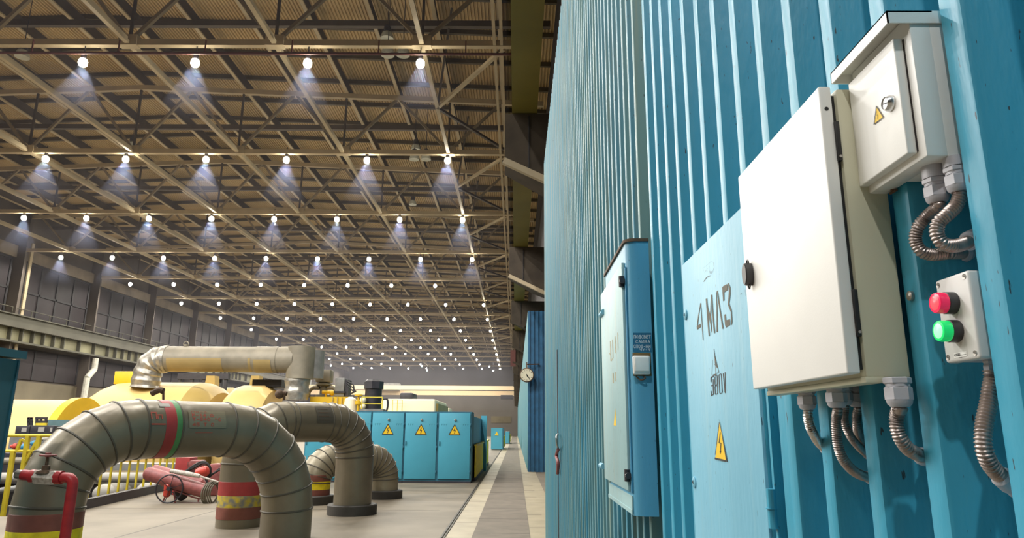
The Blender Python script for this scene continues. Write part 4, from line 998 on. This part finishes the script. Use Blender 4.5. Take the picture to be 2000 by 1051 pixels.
# crossover pipe
YX = 34.5
zcx = onY(450, 702, YX).z; rx = 25 * (YX * .974 + .7) / F_PX
xa, xb = onY(325, 702, YX).x, onY(592, 702, YX).x
t = thing('crossover_pipe', 'thick grey lagged crossover pipe running high above the turbine casings', 'pipe', ((xa + xb) / 2, YX, zcx - rx))
m = MB(); m.tube([(xa - .3, YX, zcx), (xb - 1.0, YX, zcx)], rx, 40); mk('lagging', m, LAGGING, t)
def ringx(x0, x1, mtl, nm, k=1.012):
    m = MB(); m.lathe([(rx * k, 0), (rx * k, x1 - x0)], (x0, YX, zcx), (1, 0, 0), 40, cap=False); mk(nm, m, mtl, t)
ringx(xb - 2.3, xb - 1.2, LAGGING, 'joint_sleeve', 1.03)
m = MB()
def halfshell(x0, x1, k, a0, a1, n=14):
    for j in range(n):
        qs = [a0 + (a1 - a0) * (j + e) / n for e in (0, 1)]
        m.bm.faces.new([m.bm.verts.new((x, YX - rx * k * math.cos(q), zcx + rx * k * math.sin(q))) for x, q in ((x0, qs[0]), (x1, qs[0]), (x1, qs[1]), (x0, qs[1]))])
halfshell(xa + .3, xa + 3.0, 1.012, -1.4, .0); halfshell(xa + 4.3, xb - 2.4, 1.012, -1.4, 0); halfshell(xb - 2.25, xb - 1.4, 1.045, -1.4, -.1)
mk('ochre_cladding', m, OCHRELAG, t)
# left elbow wrapped in foil, going down
zl = onY(320, 748, YX).z
m = MB(); el = [(xa + .1, YX, zcx), (xa - .25, YX, zcx - .03), (xa - .65, YX, zcx - .25), (xa - .85, YX, zcx - .75), (xa - .9, YX, zl - .3)]
P = resample(spline(el, 10), .12); m.tube(P, [rx * (1.03 + .05 * math.sin(k * 1.9) + .03 * random.random()) for k in range(len(P))], 32); mk('foil_elbow', m, FOIL, t)
xe = xb - .1
m = MB(); m.tube([(xb - 1.1, YX, zcx), (xe - .25, YX, zcx)], rx * 1.03, 40); m2 = m
xm = xe
m.tube([(xm, YX, zcx + rx), (xm, YX, zcx - rx * 1.5)], rx * 1.05, 40); mk('mitre_elbow', m, LAGGING, t)
m = MB(); m.lathe([(rx * 1.0, 0), (rx * 1.0, rx * 2.2)], (xm + rx * .55, YX + .6, zcx - rx * 1.4), (0, 0, 1), 32); mk('rear_branch', m, GREYM, t)
zl2 = onY(585, 783, YX).z
P = [(xm - .1, YX, z) for z in [zcx - rx * 1.4 - k * .12 for k in range(int((zcx - rx * 1.4 - zl2) / .12) + 1)]]
m = MB(); m.tube(P, [rx * (.93 + .05 * math.sin(k * 1.3)) for k in range(len(P))], 32); mk('foil_downpipe', m, FOIL, t)
m = MB(); m.lathe([(.12, 0), (.12, .1)], (xa + .9, YX, zcx + rx), n=12); m.tube([(xa + .9 + .13 * math.cos(a), YX, zcx + rx + .08 + .16 * math.sin(a)) for a in [k * math.pi / 8 for k in range(9)]], .03, 8); mk('lifting_eye', m, LAGGING, t)
# yellow deck house
YY = 35.0
def ybox(nm, px0, py0, px1, py1, Y, dep, mtl, label, cat, z0=None, bev=0):
    a_, b_ = onY(px0, py0, Y), onY(px1, py1, Y)
    m = MB(); m.box((a_.x, Y, b_.z if z0 is None else z0), (b_.x, Y + dep, a_.z), bev); return tag(mk(nm, m, mtl), label, cat)
ybox('yellow_housing', 606, 775, 680, 800, YY, 3.2, YEQUIP, 'golden yellow housing left of the black pump behind the blue cabinets', 'housing', 0)
hk = onY(680, 775, YY)
m = MB()
for px in (650, 659, 668, 675): a_ = onY(px, 776, YY - .06); m.box((a_.x - .02, YY - .08, .5), (a_.x + .02, YY - .02, a_.z))
tag(mk('housing_ladder', m, HOODEND), 'thin ochre uprights on the front of the golden yellow housing', 'ladder')
# governor valve stack
c = onY(631, 777, YY + 2); top = onY(631, 723, YY + 2).z
t = thing('valve_actuator', 'grey valve actuator stack standing on the golden yellow housing', 'valve', c)
m = MB(); h = top - c.z
m.lathe([(.42, 0), (.42, h * .1), (.2, h * .12), (.2, h * .4)], (c.x, c.y, c.z), n=20); mk('column', m, GREYM, t)
m = MB(); m.lathe([(.16, h * .4), (.42, h * .45), (.42, h * .5), (.2, h * .55)], (c.x, c.y, c.z), n=20); mk('flange', m, LAGGING, t)
m = MB(); m.box((c.x - .38, c.y - .35, c.z + h * .55), (c.x + .40, c.y + .35, top), .05); mk('head', m, LAGGING, t)
for sx_ in (-1, 1): m = MB(); m.tube(spline([(c.x + sx_ * .2, c.y - .1, c.z + h * .35), (c.x + sx_ * .5, c.y - .1, c.z + h * .36), (c.x + sx_ * .72, c.y - .1, c.z + h * .22), (c.x + sx_ * .75, c.y - .1, c.z)]), .1, 10); mk('side_pipe', m, LAGGING, t)
m = MB(); m.tube([(c.x + .1, c.y - .6, c.z + h * .18), (c.x + .6, c.y - .6, c.z + h * .18)], .08, 10); m.tube([(c.x + .3, c.y - .6, c.z), (c.x + .3, c.y - .6, c.z + h * .2)], .06, 10); m.sphere((c.x + .62, c.y - .6, c.z + h * .15), .14); mk('yellow_fitting', m, YEQUIP, t)
# grey control cubicle with hoses
a_, b_ = onY(655, 738, YY + .6), onY(671, 775, YY + .6)
t = thing('control_cubicle', 'grey upright control cubicle with black hoses left of the black pump', 'cubicle', ((a_.x + b_.x) / 2, YY + .6, b_.z))
m = MB(); m.box((a_.x, YY + .6, b_.z), (b_.x, YY + 1.4, a_.z), .03); mk('body', m, GREYM, t)
m = MB(); m.box((a_.x - .02, YY + .55, (a_.z + b_.z) / 2 - .3), (b_.x + .05, YY + 1.4, (a_.z + b_.z) / 2 - .2)); m.box((b_.x, YY + .7, b_.z), (b_.x + .2, YY + 1.3, a_.z - .1)); mk('dark_side', m, DARKM, t)
m = MB(); 
for k in range(3): m.tube(spline([(b_.x + .1, YY + .7, a_.z - .15 - .1 * k), (b_.x + .45, YY + .6, a_.z - .35 - .15 * k), (b_.x + .5 + .05 * k, YY + .6, (a_.z + b_.z) / 2 - .2), (b_.x + .35, YY + .6, b_.z + .15)]), .035, 8)
mk('hoses', m, BLACK, t)
# black pump motor
a_, b_ = onY(714, 741, YY), onY(745, 800, YY); cx_ = (a_.x + b_.x) / 2; rr = (b_.x - a_.x) / 2
t = thing('pump_motor', 'tall black pump motor with flanged top behind the blue cabinets', 'motor', (cx_, YY, 0))
H_ = a_.z
m = MB(); m.lathe([(rr * .95, 0), (rr * .95, H_ - .55), (rr * .98, H_ - .5)], (cx_, YY, 0), n=24); mk('barrel', m, DARKM, t)
m = MB(); m.lathe([(rr * 1.12, H_ - .48), (rr * 1.12, H_ - .12), (rr * .8, H_)], (cx_, YY, 0), n=8); mk('top_cover', m, DARKM, t)
m = MB(); m.tube(spline([(cx_ + rr, YY - .2, H_ - 1.0), (cx_ + rr + .3, YY - .2, H_ - 1.0), (cx_ + rr + .3, YY - .2, H_ - 1.5), (cx_ + rr, YY - .2, H_ - 1.55)]), .05, 8); mk('side_pipe', m, DARKM, t)
# small pale valve group between housing and motor
c = onY(693, 800, YY - .5)
t = thing('valve_group', 'small cream and yellow valve group left of the black pump motor', 'valve', (c.x, YY - .5, 0))
m = MB(); m.lathe([(.35, 0), (.35, c.z), (.28, c.z + .5), (.1, c.z + .62)], (c.x - .3, YY - .2, 0), n=20); mk('pot', m, CREAMCASE, t)
m = MB(); m.lathe([(.06, 0), (.06, c.z + .2), (.16, c.z + .25), (.16, c.z + .42), (.05, c.z + .45), (.05, c.z + .65), (.2, c.z + .66), (.2, c.z + .72)], (c.x + .15, YY - .5, 0), n=16); mk('valve_stem', m, YEQUIP, t)
m = MB(); m.sphere((c.x + .38, YY - .5, c.z + .45), .16); m.sphere((c.x + .4, YY - .5, c.z + .15), .14); mk('bulb', m, CREAMCASE, t)
# ivory generator casing
YG = 42.0
a_, b_ = onY(744, 779, YG), onY(850, 800, YG)
t = thing('generator_casing', 'bright ivory generator casing behind the blue cabinets', 'casing', ((a_.x + b_.x) / 2, YG, 0))
m = MB(); m.box((a_.x, YG, 0), (b_.x, YG + 7, a_.z), .12, 3); mk('casing', m, CREAMCASE, t)
m = MB(); m.box((b_.x - .1, YG + .5, 0), (b_.x + .12, YG + 6.8, a_.z - .25)); mk('end_cover', m, HOODEND, t)
ybox('end_bearing', 864, 797, 878, 803, 49.4, 2, CREAMCASE, 'low pale bearing housing right of the ivory casing', 'housing', 0, .1)
ybox('exciter_motor', 781, 767, 806, 781, YG + 2, 2, DARKM, 'small black motor lying on the ivory casing', 'motor', None, .1)
def handrail(label, pts, h, Y0=None, mids=(.5,), posts=1.0, mtl=YRAIL, rr=.025, z0=0.0, bars=None, name='handrail', nm='handrails'):
    pts = [Vector(p) for p in pts]
    t = thing(name, label, 'railing', pts[0], nm)
    m = MB(); m.tube([p + Vector((0, 0, h)) for p in pts], rr, 8); mk('top_rail', m, mtl, t)
    if mids:
        m = MB()
        for f in mids: m.tube([p + Vector((0, 0, h * f)) for p in pts], rr * .8, 8)
        mk('mid_rail', m, mtl, t)
    for a, b in zip(pts, pts[1:]):
        L_ = (b - a).length; n = max(1, round(L_ / posts))
        for k in range(n + 1):
            p = a + (b - a) * k / n
            m = MB(); m.bar(p + Vector((0, 0, z0)), p + Vector((0, 0, h)), rr * 1.8, rr * 1.8); mk('post', m, mtl, t)
    return t
zg = onY(712, 799, YY - 1.2).z; zg2 = onY(712, 776, YY - 1.2).z
m = MB(); m.box((onY(704, 799, YY - 1.2).x, YY - 1.4, 0), (onY(750, 799, YY - 1.2).x, YY - .9, zg)); tag(mk('service_platform', m, GREYM), 'grey service platform under the black pump motor handrail', 'platform')
handrail('yellow handrail in front of the black pump motor', [(onY(706, 799, YY - 1.2).x, YY - 1.2, zg), (onY(746, 799, YY - 1.2).x, YY - 1.2, zg)], zg2 - zg, mids=(.45,), posts=.95)
zg = onY(760, 803, YG - .4).z; zg2 = onY(760, 781, YG - .4).z
m = MB(); m.box((onY(755, 803, YG - .4).x, YG - .55, 0), (onY(787, 803, YG - .4).x, YG - .2, zg)); tag(mk('service_platform', m, CREAMCASE), 'ivory service platform under the thin handrail of the ivory casing', 'platform')
handrail('thin yellow handrail in front of the ivory generator casing', [(onY(757, 803, YG - .4).x, YG - .4, zg), (onY(785, 803, YG - .4).x, YG - .4, zg)], zg2 - zg, mids=(), posts=.28, rr=.02)

# ------------------------------------------------------------------ pit railings, pipes and racks on the left
k0 = onZ(196, 987, 0); k1 = onZ(325, 957, 0); kd = (k1 - k0)
kA = k0 - kd * .35; kB = k1 + kd * .55
m = MB(); m.bar(kA + Vector((0, 0, .11)), kB + Vector((0, 0, .11)), .16, .22); tag(mk('pit_kerb', m, DARKM), 'dark steel kerb along the pit edge under the yellow bars', 'kerb')
t = thing('pit_railing', 'yellow barred railing along the pit seen under the front pipe arch', 'railing', kA, 'yellow pit railings')
N = 15; off = Vector((-.15, 0, 0))
for k in range(N + 1):
    p = kA + (kB - kA) * k / N + off
    m = MB(); m.bar(p + Vector((0, 0, .05)), p + Vector((0, 0, 1.0)), .045, .045); mk('bar', m, YRAIL, t)
m = MB(); m.bar(kA + off + Vector((0, 0, 1.02)), kB + off + Vector((0, 0, 1.02)), .07, .06); mk('top_rail', m, OLDWHITE, t)
Yr = 17.0
ra, rb_ = onY(-30, 851, Yr), onY(112, 851, Yr)
t = thing('pit_railing', 'yellow two rail railing beside the dark teal cabinet', 'railing', (ra.x, Yr, 0), 'yellow pit railings')
m = MB(); m.tube([ra, rb_], .035, 8); mk('top_rail', m, YRAIL, t)
zm = onY(20, 882, Yr).z
m = MB(); m.tube([(ra.x, Yr, zm), (rb_.x, Yr, zm + .02)], .035, 8); mk('mid_rail', m, YRAIL, t)
for px in (26, 50, 72):
    p = onY(px, 883, Yr); m = MB(); m.bar((p.x, Yr, -.6 if px < 60 else zm), (p.x + (.0 if px != 72 else .0), Yr, zm if px == 26 else ra.z), .085, .085); mk('post', m, YRAIL, t)
m = MB(); a_ = onY(48, 905, Yr); b_ = onY(72, 862, Yr); m.bar(a_, b_, .06, .06); a_ = onY(33, 880, Yr); b_ = onY(42, 858, Yr); c = onY(55, 865, Yr); m.bar(a_, b_, .06, .06); m.bar(b_, c, .05, .05); mk('brace', m, YRAIL, t)
# pipes beyond the pit
def hpipe(label, p, q, r, mtl=INSUL, nm='pit_pipe', n=20):
    m = MB(); m.tube([p, q], r, n); return tag(mk(nm, m, mtl), label, 'pipe', 'pale pipes in the pit')
Yp = 22.0
hpipe('long pale insulated pipe lying across the pit behind the yellow bars', onY(-40, 933, Yp), onY(303, 933, Yp), .15)
hpipe('thin grey pipe above the long pale pipe in the pit', onY(-40, 902, Yp + .6), onY(60, 900, Yp + .6), .11, LAGGING)
hpipe('dark thin pipe low in the pit beside the teal cabinet', onY(-40, 965, Yp - 1.0), onY(60, 950, Yp - 1.0), .09, GREYM)
for px, py, r, lb in ((205, 964, .29, 'round pale pipe end behind the yellow bars, left one'), (290, 960, .30, 'round white pipe end behind the yellow bars, beside the red cylinders')):
    c = onY(px, py, Yp + .9); m = MB(); m.sphere(c, r, 1.3, 1, 1, 20, 14); m.tube([c, c + Vector((.2, 2.5, 0))], r * .98, 20); tag(mk('pipe_end', m, INSUL), lb, 'pipe', 'round pipe ends in the pit')
ybox('pit_duct', 100, 905, 345, 920, Yp + 1.5, 1, GREYM, 'grey duct crossing behind the yellow bars at rail height', 'duct')
ybox('rear_skid', -40, 885, 110, 930, Yp + 2.2, 1, DARKM, 'dark machine skid behind the two rail yellow railing', 'skid', 0)
# instrument racks
YI = 26.0
for i, (x0, y0_, x1, y1_, lb) in enumerate(((31, 832, 56, 850, 'black instrument box at the left end of the row above the railing'), (60, 831, 92, 850, 'black instrument box in the middle of the row above the railing'), (94, 832, 103, 850, 'narrow black instrument box at the right end of the row'))):
    a_, b_ = onY(x0, y0_, YI), onY(x1, y1_, YI)
    t = thing('instrument_box', lb, 'instrument box', ((a_.x + b_.x) / 2, YI, b_.z), 'instrument boxes')
    m = MB(); m.box((a_.x, YI, b_.z), (b_.x, YI + .5, a_.z), .02); mk('case', m, DARKM, t)
    m = MB(); w_ = b_.x - a_.x; m.box((a_.x + w_ * .45, YI - .01, b_.z + .12), (a_.x + w_ * .8, YI, a_.z - .06)); mk('display', m, INSUL, t)
ybox('teal_tank', 90, 820, 130, 850, YI + 1.0, 2, mat('grey_teal_paint', (.11, .19, .20), .5), 'grey teal steel tank right of the black instrument boxes', 'tank', 0)
ybox('instrument_table', 20, 850, 112, 856, YI - .2, 1.2, GREYM, 'grey platform carrying the black instrument boxes', 'platform', 0)
t = thing('pipe_rack', 'dark little pipe rack standing on the black instrument boxes', 'rack', onY(75, 832, YI + .2))
m = MB()
for px in (56, 62, 72, 80, 90): a_ = onY(px, 816, YI + .2); b_ = onY(px, 832, YI + .2); m.bar(a_, b_, .07, .07)
for py in (817, 824): m.bar(onY(55, py, YI + .2), onY(64, py, YI + .2), .07, .07); m.bar(onY(70, py, YI + .2), onY(92, py, YI + .2), .08, .08)
mk('frame', m, DARKM, t)
m = MB(); m.bar(onY(71, 829, YI + .15), onY(91, 829, YI + .15), .08, .1); mk('yellow_bar', m, YRAIL, t)
for i, (px, py, r, mtl, lb) in enumerate(((30, 872, .16, BRIGHTRED, 'red valve knob under the railing, leftmost of the small fittings'), (47, 873, .17, CABSIDE, 'blue fitting under the railing between red and brown ones'), (38, 868, .13, DUSTYRED, 'dusty red small fitting under the railing'), (66, 866, .14, CABSIDE, 'dark blue fitting under the railing beside the yellow brace'), (92, 858, .16, INSUL, 'pale fitting under the railing near the front pipe'))):
    r *= .72; c = onY(px, py, YI - .55); m = MB(); m.sphere(c, r); m.tube([c, (c.x, c.y, 0)], .06, 8); m.tube([c + Vector((-.16, 0, 0)), c + Vector((.16, 0, 0))], r * .5, 10); tag(mk('pipe_fitting', m, mtl), lb, 'fitting', 'small pipe fittings')

# small hand lever on top of the front pipe
c = onY(316, 768, 12.2)
m = MB(); m.tube([onY(319, 784, 11.6), onY(319, 758, 11.6)], .02, 8); m.tube(spline([onY(319, 764, 11.6), onY(311, 762, 11.6), onY(300, 767, 11.6), onY(296, 769, 11.6)]), [.05] * 37, 10)
tag(mk('tap_lever', m, RUST), 'rusty little tap standing on top of the front pipe arch', 'tap')
c1 = onY(559, 770, 17.0)
m = MB(); m.tube([onY(554, 788, 15.3), onY(556, 765, 15.3)], .03, 8); m.tube([onY(540, 766, 15.3), onY(560, 769, 15.3)], .05, 10); m.sphere(onY(546, 770, 15.3), .1)
tag(mk('tap_lever', m, RUST), 'rusty tap standing on top of the second pipe arch', 'tap')

# ------------------------------------------------------------------ wheeled red cylinder cart
Yc = 18.6
def C(u, v, Y=Yc): return onY(260 + u / 8.756, 880 + v / 8.756, Y)
t = thing('cylinder_cart', 'tipped wheeled cart with two dusty red gas cylinders and a hose coil', 'cart', C(900, 905))
def cyl(p, q, r, mtl, nm):
    d_ = (q - p).normalized(); L_ = (q - p).length
    m = MB(); m.lathe([(0, -.0), (r * .6, .01), (r * .92, .06), (r * .98, .10), (r * .98, .24), (r, .25), (r, L_ - .2), (r * .92, L_ - .08), (r * .5, L_), (0, L_)], p, d_, 28, cap=False); return mk(nm, m, mtl, t)
cyl(C(200, 375), C(1300, 720), .175, DUSTYRED, 'gas_cylinder')
cyl(C(310, 330, Yc + .4), C(1220, 600, Yc + .4), .165, DUSTYRED, 'gas_cylinder')
m = MB(); m.tube([C(640, 350, Yc - .1), C(900, 395, Yc - .1), C(1140, 440, Yc - .1)], [.05, .065, .05], 14); m.tube([C(1140, 440, Yc - .1), C(1460, 540, Yc - .1)], .025, 8); mk('discharge_horn', m, OLDWHITE, t)
c = C(620, 655, Yc - .25)
m = MB(); rw = .34
m.tube([c + Vector((rw * .92 * math.cos(a), .06 * math.cos(a), rw * math.sin(a))) for a in [2 * math.pi * k / 36 for k in range(36)]], .018, 8, closed=True); wh = mk('wheel', m, DARKM, t)
m = MB(); m.lathe([(.05, -.06), (.05, .06)], c, (0, 1, 0), 14)
for k in range(6): a = k * math.pi / 3 + .3; m.bar(c, c + Vector((rw * .92 * math.cos(a), .06 * math.cos(a), rw * math.sin(a))), .014, .014)
mk('spokes', m, DARKM, wh)
c = C(820, 790, Yc + .5)
m = MB(); m.lathe([(.05, -.04), (.17, -.04), (.19, 0), (.17, .04), (.05, .04)], (c.x, c.y, .19), (0, 1, 0), 24); mk('wheel', m, DARKM, t)
m = MB(); m.tube([C(480, 590), C(700, 680), C(1000, 790), C(1130, 830), C(1240, 825)], .02, 8); m.bar(C(1115, 820), C(1115, 880), .03, .03); m.bar(C(700, 700), C(720, 900), .03, .03); m.bar(C(560, 760), C(500, 905), .03, .03); m.bar(C(480, 905), C(1150, 900), .03, .03); mk('frame', m, DUSTYRED, t)
m = MB(); m.lathe([(.05, 0), (.085, .04), (.085, .30), (.05, .34)], C(570, 800, Yc - .1), (0, 0, 1), 14); mk('red_canister', m, BRIGHTRED, t)
m = MB()
c = C(1370, 735, Yc)
for k in range(5):
    o = Vector((.045 * (k - 2), .02 * k, .0)); rr = .30 - .012 * abs(k - 2)
    m.tube([c + o + Vector((.10 * math.cos(a), .26 * math.cos(a), rr * math.sin(a))) for a in [2 * math.pi * j / 32 for j in range(32)]], .021, 8, closed=True)
mk('hose_coil', m, mat('olive_hose', (.13, .115, .08), .6), t)
Yd = 20.6
t = thing('hose_trolley', 'red trolley with cables and a bright red bottle behind the tipped cylinders', 'trolley', C(1100, 780, Yd))
a_, b_ = C(730, 120, Yd), C(925, 600, Yd)
m = MB(); m.box((a_.x, Yd, 0), (b_.x, Yd + .5, a_.z), .02); mk('red_box', m, REDBAND, t)
a_, b_ = C(905, 165, Yd), C(1145, 330, Yd); m = MB(); m.box((a_.x, Yd, b_.z), (b_.x, Yd + .4, a_.z), .05); mk('pink_housing', m, DUSTYRED, t)
a_, b_ = C(1330, 225, Yd), C(1500, 560, Yd); m = MB(); m.box((a_.x, Yd - .1, 0), (b_.x, Yd + .4, a_.z), .05); mk('pink_tank', m, DUSTYRED, t)
m = MB(); m.box((b_.x - 1.6, Yd + .1, 0), (b_.x, Yd + .4, .5)); mk('base', m, DARKM, t)
p, q = C(1080, 400, Yd - .5), C(1280, 340, Yd - .5); m = MB(); m.lathe([(.03, -.02), (.12, .02), (.145, .10), (.145, (q - p).length - .06), (.11, (q - p).length), (.04, (q - p).length + .03)], p, q - p, 22); mk('red_bottle', m, BRIGHTRED, t)
m = MB()
for k in range(3): m.tube(spline([C(880, 370, Yd - .3), C(1050, 290 - 20 * k, Yd - .3), C(1200, 220 - 15 * k, Yd - .3), C(1300, 260, Yd - .3), C(1320, 360 + 20 * k, Yd - .3), C(1240, 450, Yd - .3)]), .03, 8)
m.tube([C(1240, 470, Yd - .3), C(1480, 330, Yd - .3)], .03, 8); m.tube([C(1260, 500, Yd - .3), C(1480, 300, Yd - .3)], .02, 8); mk('cables', m, BLACK, t)

# white rainwater pipe with a jog on the left wall
def lw(px, py): return onX(px, py, XL + 1.35)
m = MB()
for a_, b_ in (((187, 700), (184, 722)), ((184, 722), (170, 738)), ((170, 738), (163, 780))): m.tube([lw(*a_), lw(*b_)], .3, 10)
q_ = lw(163, 780); m.tube([q_, (q_.x, q_.y, 0)], .3, 10)
tag(mk('downpipe', m, mat('white_pipe_paint', (.6, .58, .5), .5)), 'white downpipe with a jog on the left wall below the crane runway', 'pipe')

# thin haze under the roof
if HAZE:
    hm = bpy.data.materials.new('hall_haze'); hm.use_nodes = True; nt = hm.node_tree
    nt.nodes.remove(nt.nodes['Principled BSDF'])
    vs = nt.nodes.new('ShaderNodeVolumeScatter'); vs.inputs['Density'].default_value = HAZE; vs.inputs['Color'].default_value = (.86, .86, 1, 1); vs.inputs['Anisotropy'].default_value = .2
    nt.links.new(vs.outputs[0], nt.nodes['Material Output'].inputs['Volume'])
    m = MB(); m.box((XL + 2.1, 13, 12.4), (-.32, XFAR - 1, HC - 1.25)); m.box((XL + 2.1, 60, 5.5), (-.32, 148.5, 11.8)); hz_ = tag(mk('haze', m, hm), 'thin bluish haze hanging in the hall under the lamps', 'haze'); hz_['kind'] = 'stuff'
    pm = hm.copy(); pm.name = 'lamp_beam_haze'; pm.node_tree.nodes['Volume Scatter'].inputs['Density'].default_value = BEAM_HAZE
    pm.node_tree.nodes['Volume Scatter'].inputs['Color'].default_value = (.58, .66, 1, 1)
    ge = pm.node_tree.nodes.new('ShaderNodeNewGeometry'); sx3 = pm.node_tree.nodes.new('ShaderNodeSeparateXYZ'); mr = pm.node_tree.nodes.new('ShaderNodeMapRange')
    mr.inputs['From Min'].default_value = ZL - 2.5; mr.inputs['From Max'].default_value = ZL; mr.inputs['To Min'].default_value = 0; mr.inputs['To Max'].default_value = BEAM_HAZE
    pm.node_tree.links.new(ge.outputs['Position'], sx3.inputs[0]); pm.node_tree.links.new(sx3.outputs['Z'], mr.inputs['Value']); pm.node_tree.links.new(mr.outputs[0], pm.node_tree.nodes['Volume Scatter'].inputs['Density'])
    m = MB()
    for p in BEAMS: m.lathe([(.16, .06), (.5, -.7), (.95, -1.6), (1.45, -2.7)], p, (0, 0, 1), 24)  # cones of denser haze, shaped to draw the lamps' light beams
    lz = mk('lamp_beam_haze', m, pm, hz_); lz['kind'] = 'stuff'
